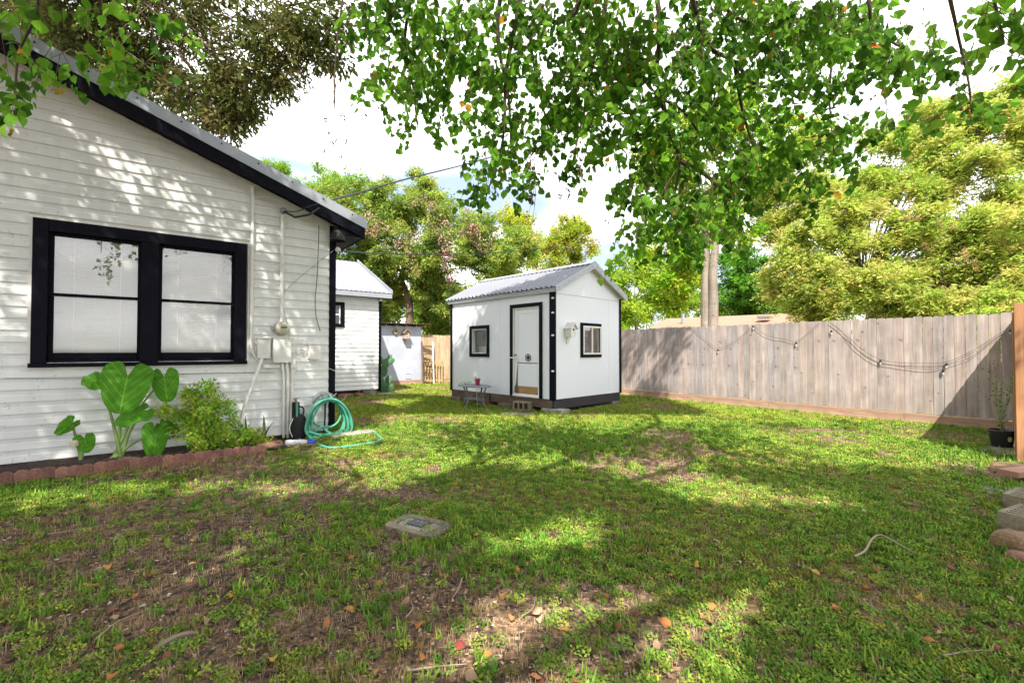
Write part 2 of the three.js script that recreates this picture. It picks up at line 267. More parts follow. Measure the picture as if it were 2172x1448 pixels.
// ───────────── main house ─────────────
const EAVE = 3.47, PIT = 0.358, RIDGE = -5.6;
const yS = x => EAVE - PIT * x;                             // underside of the roof above the wall
const hl = (px, py, z = 0) => H.hit(px, py, 'z', z);
const WIN = { x0: hl(67, 600).x, x1: hl(522, 600).x, y0: hl(522, 771).y, y1: hl(522, 518).y };
const house = thing('main_house', 'white lap sided house with black trimmed double window and sloping metal roof edge', 'house', null, H.o, H.a);
{
  const top = 2 * RIDGE, yT = x => x < RIDGE ? yS(2 * RIDGE - x) : yS(x), Bk = -9;
  const wall = mesh('wall', [
    prism([[top, 0.16], [-0.004, 0.16], [-0.004, yS(0)], [RIDGE, yS(RIDGE)], [top, yS(0)]], -0.16, -0.006, [[[WIN.x0 + 0.05, WIN.y0 + 0.05], [WIN.x1 - 0.05, WIN.y0 + 0.05], [WIN.x1 - 0.05, WIN.y1 - 0.05], [WIN.x0 + 0.05, WIN.y1 - 0.05]]]),
    bx(-0.16, -0.006, 0.16, yS(0), Bk, -0.161), bx(top, top + 0.15, 0.16, yS(0), Bk, -0.161),
    prism([[top + 0.15, 0.16], [-0.161, 0.16], [-0.161, yS(0)], [RIDGE, yS(RIDGE)], [top + 0.15, yS(0)]], Bk, Bk + 0.15), bx(top + 0.16, -0.17, 0.1, 0.159, Bk, -0.17),
    bx(top, -0.16, WIN.y0 - 0.5, WIN.y1 + 0.4, -0.62, -0.60)
  ], M.offwhite, house);
  mesh('foundation_skirt', [bx(top + 0.05, -0.05, -0.05, 0.158, -0.14, -0.10), bx(-0.12, -0.06, -0.05, 0.158, Bk, -0.15)], M.skirt, house);
  const c = 0.141, lo = 0.06, edge = -0.082;
  for (let k = 0; ; k++) {
    const y0 = lo + k * c, y1 = y0 + c; if (y0 > yS(RIDGE) - 0.05) break;
    const xr = y => y <= EAVE ? edge : Math.min(edge, -(y - EAVE) / PIT), xl = y => Math.max(top, 2 * RIDGE - xr(y));
    const add = (a, b, u, v) => mesh('siding_board', lap(a, b, u, v, c), M.siding, wall, true);
    const j = 0.03;
    if (y1 > WIN.y0 - j && y0 < WIN.y1 + j) {
      add(xl, () => WIN.x0 - j, y0, y1); add(() => WIN.x1 + j, xr, y0, y1);
      if (y0 < WIN.y0 - j - 0.01) add(() => WIN.x0 - j, () => WIN.x1 + j, y0, WIN.y0 - j);
    } else {
      const s = xl(y1) + 0.7 + 3.6 * hash2(k, 3, 5), e = Math.min(s + 3.4, -1.2);   // butt joints between lengths
      if (s < xr(y1) - 1 && k % 2) { add(xl, () => s, y0, y1); add(() => s + 0.004, xr, y0, y1); } else add(xl, xr, y0, y1);
    }
  }
  mesh('corner_trim', [cbox(-0.08, 0.022, 0.13, EAVE - 0.02, -0.006, 0.026, 0.004), cbox(0.0, 0.022, 0.13, EAVE - 0.02, -0.1, -0.006, 0.004)], M.black, house);

  // window
  const win = mesh('window', [
    cbox(WIN.x0, hl(113, 620).x - 0.05, WIN.y0 + 0.045, WIN.y1, -0.02, 0.040), cbox(hl(490, 640).x + 0.04, WIN.x1, WIN.y0 + 0.045, WIN.y1, -0.02, 0.040),
    cbox(hl(113, 620).x - 0.05, hl(490, 640).x + 0.04, hl(113, 500).y + 0.045, WIN.y1, -0.02, 0.038), cbox(hl(291, 620).x + 0.035, hl(343, 620).x - 0.035, WIN.y0 + 0.045, hl(113, 500).y + 0.045, -0.02, 0.037),
    cbox(WIN.x0 - 0.015, WIN.x1 + 0.015, WIN.y0 - 0.004, WIN.y0 + 0.045, -0.02, 0.075)
  ], M.black, house);
  const yb = hl(113, 748, -0.04).y, yt = hl(113, 500, -0.04).y, ym = hl(113, 624, -0.04).y;
  mesh('window_edging', [bx(WIN.x0 - 0.03, WIN.x0 - 0.001, WIN.y0 - 0.03, WIN.y1 + 0.03, -0.005, 0.024), bx(WIN.x1 + 0.016, WIN.x1 + 0.036, WIN.y0 - 0.03, WIN.y1 + 0.03, -0.005, 0.024), bx(WIN.x0 - 0.03, WIN.x1 + 0.03, WIN.y1 + 0.001, WIN.y1 + 0.03, -0.005, 0.023), bx(WIN.x0 - 0.03, WIN.x1 + 0.03, WIN.y0 - 0.03, WIN.y0 - 0.005, -0.005, 0.023)], M.white, house);
  for (const [a, b] of [[113, 291], [343, 490]]) {
    const x0 = hl(a, 620, -0.04).x, x1 = hl(b, 620, -0.04).x, w = 0.05;
    mesh('jamb', [bx(x0 - 0.11, x0 - 0.055, yb - 0.10, yt + 0.10, -0.16, -0.021), bx(x1 + 0.055, x1 + 0.11, yb - 0.10, yt + 0.10, -0.16, -0.021), bx(x0 - 0.055, x1 + 0.055, yt + 0.055, yt + 0.12, -0.16, -0.021), bx(x0 - 0.055, x1 + 0.055, yb - 0.13, yb - 0.085, -0.16, -0.021)], M.black, win);
    mesh('upper_sash', [cbox(x0 - w, x0, ym - 0.02, yt + w, -0.055, -0.025), cbox(x1, x1 + w, ym - 0.02, yt + w, -0.055, -0.025), cbox(x0, x1, yt, yt + w, -0.055, -0.025), cbox(x0, x1, ym - 0.018, ym + 0.018, -0.055, -0.022)], M.black, win);
    mesh('lower_sash', [cbox(x0 - w, x0, yb - 0.08, ym - 0.021, -0.088, -0.058), cbox(x1, x1 + w, yb - 0.08, ym - 0.021, -0.088, -0.058), cbox(x0, x1, yb - 0.08, yb, -0.088, -0.058)], M.black, win);
    mesh('pane', bx(x0 + 0.001, x1 - 0.001, ym + 0.019, yt - 0.001, -0.042, -0.040), M.glass, win);
    mesh('pane', bx(x0 + 0.001, x1 - 0.001, yb + 0.001, ym - 0.022, -0.074, -0.072), M.glass, win);
    const sl = []; for (let y = yb - 0.06, i = 0; y < yt + 0.05; y += 0.023, i++) sl.push(bx(x0 - 0.045, x1 + 0.045, -0.0006, 0.0006, -0.0125, 0.0125).rotateX(0.95 + 0.05 * Math.sin(i * 1.7)).translate(0, y, -0.112));
    const bl = mesh('blind', sl, M.blind, win); bl.userData.kind = 'stuff';
    mesh('blind_cord', [0.22, 0.78].map(t => bx(lerp(x0, x1, t) - 0.002, lerp(x0, x1, t) + 0.002, yb - 0.06, yt + 0.05, -0.098, -0.096)), M.white, win);
  }

  // roof
  const e = 0.42, zr = 0.27;
  const roof = mesh('roof', [
    prism([[e, yS(e) + 0.22], [RIDGE, yS(RIDGE) + 0.22], [2 * RIDGE - e, yS(e) + 0.22], [2 * RIDGE - e, yS(e) + 0.25], [RIDGE, yS(RIDGE) + 0.255], [e, yS(e) + 0.25]], Bk - 0.3, zr),
  ], M.galvRoof, house);
  const ribs = []; for (let z = Bk; z < zr - 0.1; z += 0.3) ribs.push(prism([[e, yS(e) + 0.251], [RIDGE, yS(RIDGE) + 0.256], [RIDGE, yS(RIDGE) + 0.28], [e, yS(e) + 0.275]], z, z + 0.03));
  mesh('roof_ribs', ribs, M.galvRoof, roof);
  mesh('rake_flashing', [prism([[e + 0.03, yS(e) + 0.10], [RIDGE, yS(RIDGE) + 0.13], [RIDGE, yS(RIDGE) + 0.285], [e + 0.03, yS(e) + 0.262]], zr + 0.001, zr + 0.012), prism([[e + 0.03, yS(e) + 0.264], [RIDGE, yS(RIDGE) + 0.287], [RIDGE, yS(RIDGE) + 0.292], [e + 0.03, yS(e) + 0.269]], zr - 0.15, zr + 0.012)], M.galv, roof);
  const sc = []; for (let x = 0.2; x > RIDGE; x -= 0.46) sc.push(new THREE.CylinderGeometry(0.011, 0.011, 0.012, 8).rotateX(Math.PI / 2).translate(x, yS(x) + 0.225, zr + 0.015));
  mesh('roof_screws', sc, M.blackMatte, roof).userData.kind = 'stuff';
  mesh('fascia', [prism([[e, yS(e) - 0.06], [RIDGE, yS(RIDGE) - 0.03], [RIDGE, yS(RIDGE) + 0.219], [e, yS(e) + 0.219]], zr - 0.035, zr), prism([[e - 0.02, yS(e) - 0.06], [e, yS(e) - 0.06], [e, yS(e) + 0.219], [e - 0.02, yS(e) + 0.219]], Bk - 0.3, zr - 0.036)], M.black, roof);
  mesh('soffit', [prism([[e - 0.021, yS(e) - 0.05], [0.03, yS(e) - 0.05], [0.03, yS(0) - 0.005], [RIDGE, yS(RIDGE) + 0.005], [RIDGE, yS(RIDGE) + 0.018], [e - 0.021, yS(e) + 0.018]], 0.002, zr - 0.036), prism([[e - 0.021, yS(e) - 0.05], [-0.005, yS(e) - 0.05], [-0.005, yS(e) - 0.03], [e - 0.021, yS(e) - 0.03]], Bk, 0.001)], M.black, roof);
}

// ───────────── small white house behind ─────────────
{
  const h2 = thing('small_house', 'small white lap sided house with grey ribbed metal roof behind the main house', 'house', null, N.o, N.a);
  const ev = N.hit(800, 622, 'z', 0.25).y, D = -5.6, W = -7, m = 0.47;
  const wall = mesh('wall', [bx(W, -0.004, 0.2, ev, -0.1, -0.004), bx(W, -0.01, 0.2, ev, D, D + 0.1), prism([[0.1, 0.2], [-D, 0.2], [-D, ev], [-D / 2, ev - m * D / 2 + 0.05], [0.1, ev + 0.05]], -0.01, 0.09).rotateY(Math.PI / 2).translate(-0.1, 0, 0), bx(W, W + 0.1, 0.2, ev, D, -0.1)], M.sidingB, h2);
  const wp = N.hit(730, 670), wt = N.hit(730, 641), wb = N.hit(730, 694);
  const wx1 = wp.x, wx0 = wp.x - 0.75, wy0 = wb.y, wy1 = wt.y, c = 0.125;
  for (let y = 0.2; y < ev - 0.02; y += c) {
    const full = (a, b) => mesh('siding_board', lap(() => a, () => b, y, Math.min(y + c, ev), c), M.sidingB, wall, true);
    if (y + c > wy0 && y < wy1) { full(W, wx0 + 0.02); full(wx1 - 0.02, -0.06); } else full(W, -0.06);
  }
  mesh('corner_trim', cbox(-0.06, 0.02, 0.12, ev, -0.06, 0.024, 0.004), M.black, h2);
  const win = mesh('window', [cbox(wx0, wx0 + 0.1, wy0, wy1, -0.003, 0.04), cbox(wx1 - 0.12, wx1, wy0, wy1, -0.003, 0.04), cbox(wx0 + 0.1, wx1 - 0.12, wy1 - 0.1, wy1, -0.003, 0.038), cbox(wx0 + 0.1, wx1 - 0.12, wy0, wy0 + 0.1, -0.003, 0.038)], M.black, h2);
  mesh('sash', [bx(wx0 + 0.1, wx0 + 0.13, wy0 + 0.1, wy1 - 0.1, 0.0, 0.02), bx(wx1 - 0.15, wx1 - 0.12, wy0 + 0.1, wy1 - 0.1, 0.0, 0.02), bx(wx0 + 0.13, wx1 - 0.15, (wy0 + wy1) / 2 - 0.02, (wy0 + wy1) / 2 + 0.02, 0.0, 0.018)], M.white, win);
  mesh('pane', bx(wx0 + 0.13, wx1 - 0.15, wy0 + 0.1, wy1 - 0.1, 0.003, 0.006), phys(0.05, 0.06, 0.07, 0.05), win);
  const len = Math.hypot(-D / 2 + 0.28, m * (-D / 2 + 0.28)), an = Math.atan(m);
  const sheet = s => ribSheet(-W + 0.3, len, 0.14, 0.013, 1).translate(W, 0, 0).rotateX(-Math.PI / 2).rotateX(an).translate(0, ev - m * 0.22 + 0.13, 0.25);
  const roof = mesh('roof', [sheet(1), ribSheet(-W + 0.3, len, 0.14, 0.013, 1).translate(W, 0, 0).rotateX(-Math.PI / 2).rotateX(an).translate(0, ev - m * 0.22 + 0.13, 0.25).applyMatrix4(new THREE.Matrix4().makeScale(1, 1, -1)).translate(0, 0, D)], M.galvRoof, h2);
  mesh('fascia', [cbox(W, 0.27, ev - m * 0.22 - 0.02, ev - m * 0.22 + 0.115, 0.222, 0.24, 0.003)], M.galv, roof);
  mesh('soffit', bx(W, 0.26, ev - m * 0.22 - 0.02, ev - m * 0.22, 0.025, 0.221), M.black, roof);
  mesh('rake_trim', [prism([[-0.25, ev + 0.02], [-0.25, ev + 0.12], [-D / 2, ev + 0.12 + m * (-D / 2 + 0.25)], [-D / 2, ev + m * (-D / 2 + 0.25)]], -0.012, 0.012).rotateY(Math.PI / 2).translate(0.27, 0, 0)], M.galv, roof);
  for (const x of [-0.3, -2.2, -4.2]) mesh('foundation_block', cbox(x - 0.2, x + 0.2, -0.02, 0.195, -0.35, -0.06), M.concrete, h2);
  mesh('foundation_skirt', bx(W, -0.5, -0.05, 0.19, -0.6, -0.55), M.skirt, h2);
  for (let k = 0; k < 3; k++) { const p = N.out([-1.05, -1.5, -0.7][k], 0, 0.05); const r = mesh('border_stone', rock([0.22, 0.26, 0.18][k], 0.09, 0.12, k * 3 + 2), M.redRock); r.position.copy(p); r.rotation.y = 0.6 + k; tag(r, 'low reddish stone lying under the edge of the small house', 'stone', 'stones under the small house'); }
  const b = thing('corner_lamp', 'small round white lamp on the corner of the small house', 'lamp', null, N.out(-0.02, ev - 0.16, 0.05), N.a);
  mesh('globe', new THREE.SphereGeometry(0.06, 14, 10).scale(1, 0.9, 1), M.white, b); mesh('bracket', bx(-0.015, 0.015, -0.015, 0.015, -0.05, -0.02), M.white, b);
}

// ───────────── grey lean-to ─────────────
{
  const g = thing('lean_to', 'grey stucco lean-to with rusty corrugated roof edge beside the small house', 'shed', null, L.o, L.a);
  const t = L.hit(850, 691).y, W = -4.2;
  const wall = mesh('wall', [cbox(W, 0, -0.03, t, -0.12, 0, 0.01), cbox(-0.12, 0, -0.03, t - 0.05, -2.2, -0.121, 0.01)], M.stucco, g);
  const v = L.hit(866, 797); mesh('vent', [bx(v.x - 0.12, v.x + 0.12, v.y - 0.11, v.y - 0.09, 0, 0.015), bx(v.x - 0.12, v.x + 0.12, v.y + 0.09, v.y + 0.11, 0, 0.015), bx(v.x - 0.12, v.x - 0.1, v.y - 0.09, v.y + 0.09, 0, 0.015), bx(v.x + 0.1, v.x + 0.12, v.y - 0.09, v.y + 0.09, 0, 0.015), bx(v.x - 0.1, v.x + 0.1, v.y - 0.09, v.y + 0.09, 0, 0.005)], M.stucco, wall);
  const roof = mesh('roof', ribSheet(-W + 0.3, 2.6, 0.075, 0.011).rotateX(-Math.PI / 2).rotateX(-0.05).translate(W, t + 0.09, 0.28), M.rust, g);
  for (let x = W + 0.1; x < 0.05; x += 0.42) mesh('rafter', bx(x - 0.025, x + 0.025, t - 0.02, t + 0.065, -2.0, 0.22), M.barkDark, roof);
  const r = L.hit(839, 703, 'z', 0.04), ring = thing('wall_plaque', 'round straw wreath hanging on the grey lean-to wall', 'wreath', null, L.out(r.x, r.y, 0.04), L.a);
  mesh('ring', new THREE.TorusGeometry(0.085, 0.035, 10, 22), std(0.34, 0.25, 0.14, 0.95, { map: mottle }), ring); mesh('hook', bx(-0.006, 0.006, 0.1, 0.16, -0.03, 0), M.steel, ring);
}
function birdhouse(p, turn, s, mat, roofMat, label, group) {
  const b = thing('birdhouse', label, 'birdhouse', group, p, turn);
  mesh('box', [prism([[-0.08, 0], [0.08, 0], [0.08, 0.18], [0, 0.25], [-0.08, 0.18]].map(q => q.map(v => v * s)), 0.01 * s, 0.16 * s)], mat, b);
  mesh('roof', [prism([[-0.115, 0.165], [-0.10, 0.15], [0, 0.255], [0.10, 0.15], [0.115, 0.165], [0, 0.285]].map(q => q.map(v => v * s)), -0.01 * s, 0.20 * s)], roofMat, b);
  mesh('entrance_hole', new THREE.CylinderGeometry(0.022 * s, 0.022 * s, 0.004, 16).rotateX(Math.PI / 2).translate(0, 0.14 * s, 0.162 * s), M.blackMatte, b);
  mesh('perch', new THREE.CylinderGeometry(0.006 * s, 0.006 * s, 0.05 * s, 8).rotateX(Math.PI / 2).translate(0, 0.08 * s, 0.185 * s), mat, b);
  mesh('backboard', bx(-0.035 * s, 0.035 * s, -0.12 * s, 0, 0.0, 0.02 * s), mat, b);
  return b;
}
{ const p = L.hit(858, 711, 'z', 0.0); birdhouse(L.out(p.x, p.y - 0.14, 0.001), L.a, 1.35, std(0.42, 0.33, 0.26, 0.9, { map: mottle }), M.rust, 'tan wooden birdhouse hanging on the grey lean-to wall'); }

// ───────────── garden shed ─────────────
const SW = 2.6, SL = -3.72, SB = 0.30, ST = 2.72, SR = 3.36;   // width, length, floor, eave, ridge
const sd = (px, py, x = 0) => S.hit(px, py, 'x', x), sg = (px, py, z = 0) => S.hit(px, py, 'z', z);
{
  const s = thing('garden_shed', 'white panelled garden shed with black trim and grey corrugated metal roof', 'shed', null, S.o, S.a);
  // openings: door wall in (z, y), gable wall in (x, y)
  const w1 = { a: sd(997, 720).z, b: sd(1038, 720).z, y0: sd(1038, 757).y, y1: sd(1038, 689).y };
  const d1 = { a: sd(1083, 750).z, b: sd(1151, 750).z, y0: SB + 0.02, y1: sd(1151, 640).y };
  const w2 = { a: sg(1231, 720).x, b: sg(1274, 720).x, y0: sg(1231, 758).y, y1: sg(1231, 684).y };
  const lineY = sg(1182, 622).y, tri = x => x < SW / 2 ? ST + (SR - ST) * x / (SW / 2) : ST + (SR - ST) * (SW - x) / (SW / 2);
  const rect = (o, k) => [[o.a + k, o.y0 + k], [o.b - k, o.y0 + k], [o.b - k, o.y1 - k], [o.a + k, o.y1 - k]];
  const flip = g => g.rotateY(-Math.PI / 2);                    // (x,y,z) -> (-z, y, x): shapes drawn in (z,y) for the door wall
  const dw = (pts, t0, t1, holes = []) => { const q = prism(pts, t0, t1, holes); const p = q.attributes.position, n = q.attributes.normal; for (let i = 0; i < p.count; i++) { const [x, y, z] = [p.getX(i), p.getY(i), p.getZ(i)]; p.setXYZ(i, -z, y, x); const [a, b, c] = [n.getX(i), n.getY(i), n.getZ(i)]; n.setXYZ(i, -c, b, a); } const ix = q.index; return q; };
  const dbox = (a, b, y0, y1, t0, t1) => dw([[a, y0], [b, y0], [b, y1], [a, y1]], t0, t1);   // t: how far out of the wall
  const mid = (w1.b + d1.a) / 2, gm = SW * 0.8;
  const wall = mesh('wall', [bx(SW - 0.06, SW, SB, ST, SL, -0.07), bx(0.01, SW - 0.061, SB, ST, SL, SL + 0.06), prism([[0.01, ST], [SW - 0.01, ST], [SW / 2, SR]], SL, SL + 0.06), bx(0.07, SW - 0.07, SB - 0.03, SB, SL + 0.07, -0.07)], M.panel, s);
  mesh('panel', dw([[SL, SB], [mid - 0.002, SB], [mid - 0.002, lineY - 0.002], [SL, lineY - 0.002]], -0.06, 0, [rect(w1, 0.04)]), M.panel, wall);
  mesh('panel', dw([[mid + 0.002, SB], [0, SB], [0, lineY - 0.002], [mid + 0.002, lineY - 0.002]], -0.06, 0, [rect(d1, 0.04)]), M.panel, wall);
  mesh('panel', dbox(SL, mid - 0.35, lineY + 0.004, ST - 0.01, -0.06, 0.009), M.panel, wall);
  mesh('panel', dbox(mid - 0.346, 0, lineY + 0.004, ST - 0.01, -0.06, 0.008), M.panel, wall);
  mesh('panel', prism([[0.061, SB], [gm - 0.002, SB], [gm - 0.002, lineY - 0.002], [0.061, lineY - 0.002]], -0.06, 0, [rect({ ...w2, b: Math.min(w2.b, gm + 5) }, 0.04)].filter(() => w2.b < gm)), M.panel, wall);
  mesh('panel', prism([[gm + 0.002, SB], [SW, SB], [SW, lineY - 0.002], [gm + 0.002, lineY - 0.002]], -0.06, 0, w2.b < gm ? [] : w2.a > gm ? [rect(w2, 0.04)] : []), M.panel, wall);
  mesh('gable_panel', prism([[0.0, lineY + 0.003], [SW, lineY + 0.003], [SW, ST], [SW / 2, SR], [0, ST]], -0.06, 0.009), M.panel, wall);
  // trim
  const ct = 0.105;
  mesh('corner_trim', [dbox(-ct, 0.022, SB - 0.02, ST - 0.03, 0.0095, 0.03), bx(-0.03, 0.045, SB - 0.02, ST - 0.02, 0.0095, 0.031)], M.black, s);
  mesh('corner_trim', dbox(SL - 0.02, SL + 0.055, SB - 0.02, ST - 0.03, 0.0095, 0.03), M.black, s);
  mesh('corner_trim', bx(SW - 0.04, SW + 0.022, SB - 0.02, ST - 0.03, 0.0095, 0.03), M.black, s);
  // window in the door wall
  const tr = (o, w, f, dep) => [f(o.a, o.a + w, o.y0, o.y1, 0.001, dep), f(o.b - w, o.b, o.y0, o.y1, 0.001, dep), f(o.a + w, o.b - w, o.y1 - w, o.y1, 0.001, dep - 0.002), f(o.a + w, o.b - w, o.y0, o.y0 + w, 0.001, dep - 0.002)];
  const win1 = mesh('window', tr(w1, 0.085, dbox, 0.028), M.black, s);
  mesh('jamb', [dbox(w1.a + 0.085, w1.a + 0.115, w1.y0 + 0.085, w1.y1 - 0.085, -0.09, 0.01), dbox(w1.b - 0.115, w1.b - 0.085, w1.y0 + 0.085, w1.y1 - 0.085, -0.09, 0.01), dbox(w1.a + 0.115, w1.b - 0.115, w1.y0 + 0.085, w1.y0 + 0.115, -0.09, 0.01), dbox(w1.a + 0.115, w1.b - 0.115, w1.y1 - 0.115, w1.y1 - 0.085, -0.09, 0.01)], M.offwhite, win1);
  mesh('pane', dbox(w1.a + 0.115, w1.b - 0.115, w1.y0 + 0.115, w1.y1 - 0.115, -0.072, -0.069), M.glass, win1);
  // window in the gable
  const gbox = (a, b, y0, y1, z0, z1) => bx(a, b, y0, y1, z0, z1), win2 = mesh('window', tr(w2, 0.07, gbox, 0.03), M.black, s);
  const wi = { a: w2.a + 0.07, b: w2.b - 0.025, y0: w2.y0 + 0.07, y1: w2.y1 - 0.07 };
  mesh('sash', [...tr(wi, 0.04, gbox, 0.045), gbox((wi.a + wi.b) / 2 - 0.02, (wi.a + wi.b) / 2 + 0.02, wi.y0 + 0.04, wi.y1 - 0.04, 0.001, 0.040)], M.white, win2);
  mesh('pane', gbox(wi.a + 0.04, (wi.a + wi.b) / 2 - 0.02, wi.y0 + 0.04, wi.y1 - 0.04, 0.012, 0.015), M.glass, win2);
  mesh('pane', gbox((wi.a + wi.b) / 2 + 0.02, wi.b - 0.04, wi.y0 + 0.04, wi.y1 - 0.04, 0.022, 0.025), M.glass, win2);
  const sl = []; for (let y = wi.y0 + 0.03; y < wi.y1; y += 0.05) sl.push(bx(wi.a - 0.01, (wi.a + wi.b) / 2, -0.001, 0.001, -0.02, 0.02).rotateX(0.7).translate(0, y, -0.10)); mesh('blind', sl, M.greyPaint, win2).userData.kind = 'stuff';
  // door
  const t = 0.085;
  mesh('door_trim', [dbox(d1.a, d1.a + t, d1.y0 - 0.02, d1.y1, 0.001, 0.03), dbox(d1.b - t, d1.b, d1.y0 - 0.02, d1.y1, 0.001, 0.03), dbox(d1.a + t, d1.b - t, d1.y1 - t, d1.y1, 0.001, 0.029)], M.black, s);
  const da = d1.a + t, db = d1.b - t, dy0 = d1.y0 + 0.02, dy1 = d1.y1 - t;
  mesh('door_jamb', [dbox(da, da + 0.04, dy0, dy1, -0.08, 0.012), dbox(da + 0.04, db, dy1 - 0.035, dy1, -0.08, 0.012), dbox(da, db, dy0 - 0.04, dy0, -0.08, 0.03)], M.white, s);
  const xa = da + 0.045, xb = db - 0.012, yt = dy1 - 0.04, star = sd(1118, 758, -0.03), ry = star.y, st = 0.11;
  const door = mesh('door', [dbox(xa, xa + st, dy0 + 0.14, yt, -0.045, -0.012), dbox(xb - 0.06, xb, dy0 + 0.01, yt, -0.045, -0.012), dbox(xa + st, xb - 0.06, yt - 0.1, yt, -0.045, -0.013), dbox(xa + st, xb - 0.06, ry - 0.12, ry + 0.1, -0.045, -0.011), dbox(xa + st, xb - 0.06, ry + 0.1, yt - 0.1, -0.045, -0.022), dbox(xa + st, xb - 0.06, dy0 + 0.2, ry - 0.14, -0.045, -0.02)], M.panel, s);
  mesh('bare_wood_rail', dbox(xa + st, xb - 0.06, dy0 + 0.005, dy0 + 0.195, -0.045, -0.016), M.rawWood, door).userData.label = 'unpainted brown bottom rail of the door';
  mesh('torn_veneer', dw([[xa + st - 0.10, dy0 + 0.02], [xa + st + 0.005, dy0 + 0.04], [xa + st - 0.01, dy0 + 0.35], [xa + st + 0.008, dy0 + 0.8], [xa + st - 0.035, dy0 + 0.5], [xa + st - 0.06, dy0 + 0.25], [xa + st - 0.11, dy0 + 0.14]], -0.010, -0.004), M.skirt, door).userData.label = 'splintered brown patch where the white veneer tore off';
  // star in a ring
  const sp = []; for (let k = 0; k < 10; k++) { const r = k % 2 ? 0.028 : 0.075, a = Math.PI / 2 + k * Math.PI / 5; sp.push([star.z + r * Math.cos(a), star.y + r * Math.sin(a)]); }
  const orn = thing('star_ornament', 'dark metal star in a ring on the shed door', 'ornament', null, S.o, S.a);
  mesh('star', dw(sp, -0.008, 0.006), M.blackMatte, orn);
  mesh('ring', new THREE.TorusGeometry(0.08, 0.008, 8, 26).rotateY(Math.PI / 2).translate(-0.001, star.y, star.z), std(0.10, 0.06, 0.05, 0.5, { metalness: 0.5 }), orn);
  const kn = sd(1092, 757, -0.03); mesh('knob', [new THREE.SphereGeometry(0.032, 14, 10).translate(-0.035, kn.y + 0.05, xa + 0.05), new THREE.CylinderGeometry(0.012, 0.012, 0.05, 10).rotateZ(Math.PI / 2).translate(-0.01, kn.y + 0.05, xa + 0.05)], M.steel, door);
  mesh('hasp', [dbox(d1.a - 0.01, xa + 0.1, kn.y - 0.03, kn.y, 0.031, 0.038)], M.white, door);
  // roof
  const an = Math.atan2(SR - ST, SW / 2), oh = 0.10, len = (SW / 2 + oh) / Math.cos(an), rl = -SL + 0.30;
  const half = () => ribSheet(rl, len, 0.15, 0.036, 1).rotateX(-Math.PI / 2).rotateX(an).rotateY(-Math.PI / 2);   // eave on x = 0 rising to +x, ribs spaced along z
  const yE = ST - Math.tan(an) * oh + 0.07, roof = mesh('roof', [half().translate(-oh, yE, SL - 0.15), half().rotateY(Math.PI).translate(SW + oh, yE, 0.15)], M.galvRoof, s);
  const zf = 0.16, rake = (x0, y0, x1, y1, h) => prism([[x0, y0 - h], [x1, y1 - h], [x1, y1 + 0.02], [x0, y0 + 0.02]], zf, zf + 0.006), yR = yE + Math.tan(an) * (SW / 2 + oh) + 0.015;
  mesh('rake_flashing', [rake(-oh - 0.01, yE + 0.01, SW / 2, yR, 0.14), rake(SW / 2, yR, SW + oh + 0.01, yE + 0.01, 0.14)], M.galv, roof);
  mesh('ridge_cap', [-1, 1].map(k => bx(-0.09, 0.09, 0, 0.008, SL - 0.16, zf + 0.005).rotateZ(-k * an).translate(SW / 2 + k * 0.08, yR - 0.012, 0)), M.galv, roof);
  const sc = []; for (let k = 0; k < 8; k++) for (const q of [0, 1]) { const u = (k + 0.5) / 8 * (SW / 2 + oh), x = q ? SW + oh - u : -oh + u; sc.push(new THREE.SphereGeometry(0.011, 6, 5).translate(x, yE + Math.tan(an) * u - 0.05, zf + 0.008)); } mesh('roof_screws', sc, M.steel, roof).userData.kind = 'stuff';
  mesh('eave_trim', [dbox(SL - 0.1, 0.10, yE - 0.10, yE - 0.03, oh - 0.05, oh - 0.035)], M.galv, roof);
  mesh('soffit', [prism([[-oh + 0.02, yE - 0.02], [SW / 2, yR - 0.08], [SW + oh - 0.02, yE - 0.02], [SW + oh - 0.02, yE - 0.035], [SW / 2, yR - 0.10], [-oh + 0.02, yE - 0.035]], SL - 0.1, zf - 0.01)], M.offwhite, roof);
  // base
  mesh('skirt_board', bx(0.02, SW, 0.085, SB - 0.002, -0.05, -0.01), M.skirtBlack, s);
  for (const [a, b] of [[SL, -2.1], [-2.096, 0]]) mesh('skirt_board', bx(0.01, 0.05, 0.10, SB - 0.002, a + 0.003, b - 0.06), M.skirt, s);
  for (const z of [SL + 0.2, SL * 0.66, SL * 0.33, -0.25]) mesh('floor_joist', bx(0.06, SW - 0.1, 0.13, 0.26, z - 0.03, z + 0.03), M.skirt, s);
  for (const [z, l, m] of [[-0.12, 0.42, M.concrete], [-1.55, 0.4, M.concreteTan], [-2.35, 0.42, M.redRock], [-2.95, 0.4, M.redRock], [-3.5, 0.36, M.concreteTan]]) mesh('foundation_block', cbox(-0.06, 0.26, -0.03, 0.098, z - l / 2, z + l / 2 + (z > -0.2 ? 0.16 : 0), 0.012), m, s);
  mesh('foundation_block', cbox(SW - 0.35, SW + 0.02, -0.03, 0.083, -0.3, 0.02, 0.012), M.concreteTan, s);
  // things inside the window
  const shelf = thing('storage_shelf', 'pale shelf of boxes standing inside the shed window', 'shelf', null, S.o, S.a);
  mesh('board', bx(0.25, 0.55, w1.y0 + 0.28, w1.y0 + 0.30, w1.a - 0.1, w1.b + 0.2), M.steel, shelf);
  mesh('box', cbox(0.27, 0.5, w1.y0 + 0.10, w1.y0 + 0.27, w1.a + 0.05, w1.b - 0.08, 0.01), M.white, shelf); mesh('box', cbox(0.27, 0.5, w1.y0 + 0.301, w1.y0 + 0.42, w1.a + 0.12, w1.b + 0.05, 0.01), M.greyPaint, shelf);
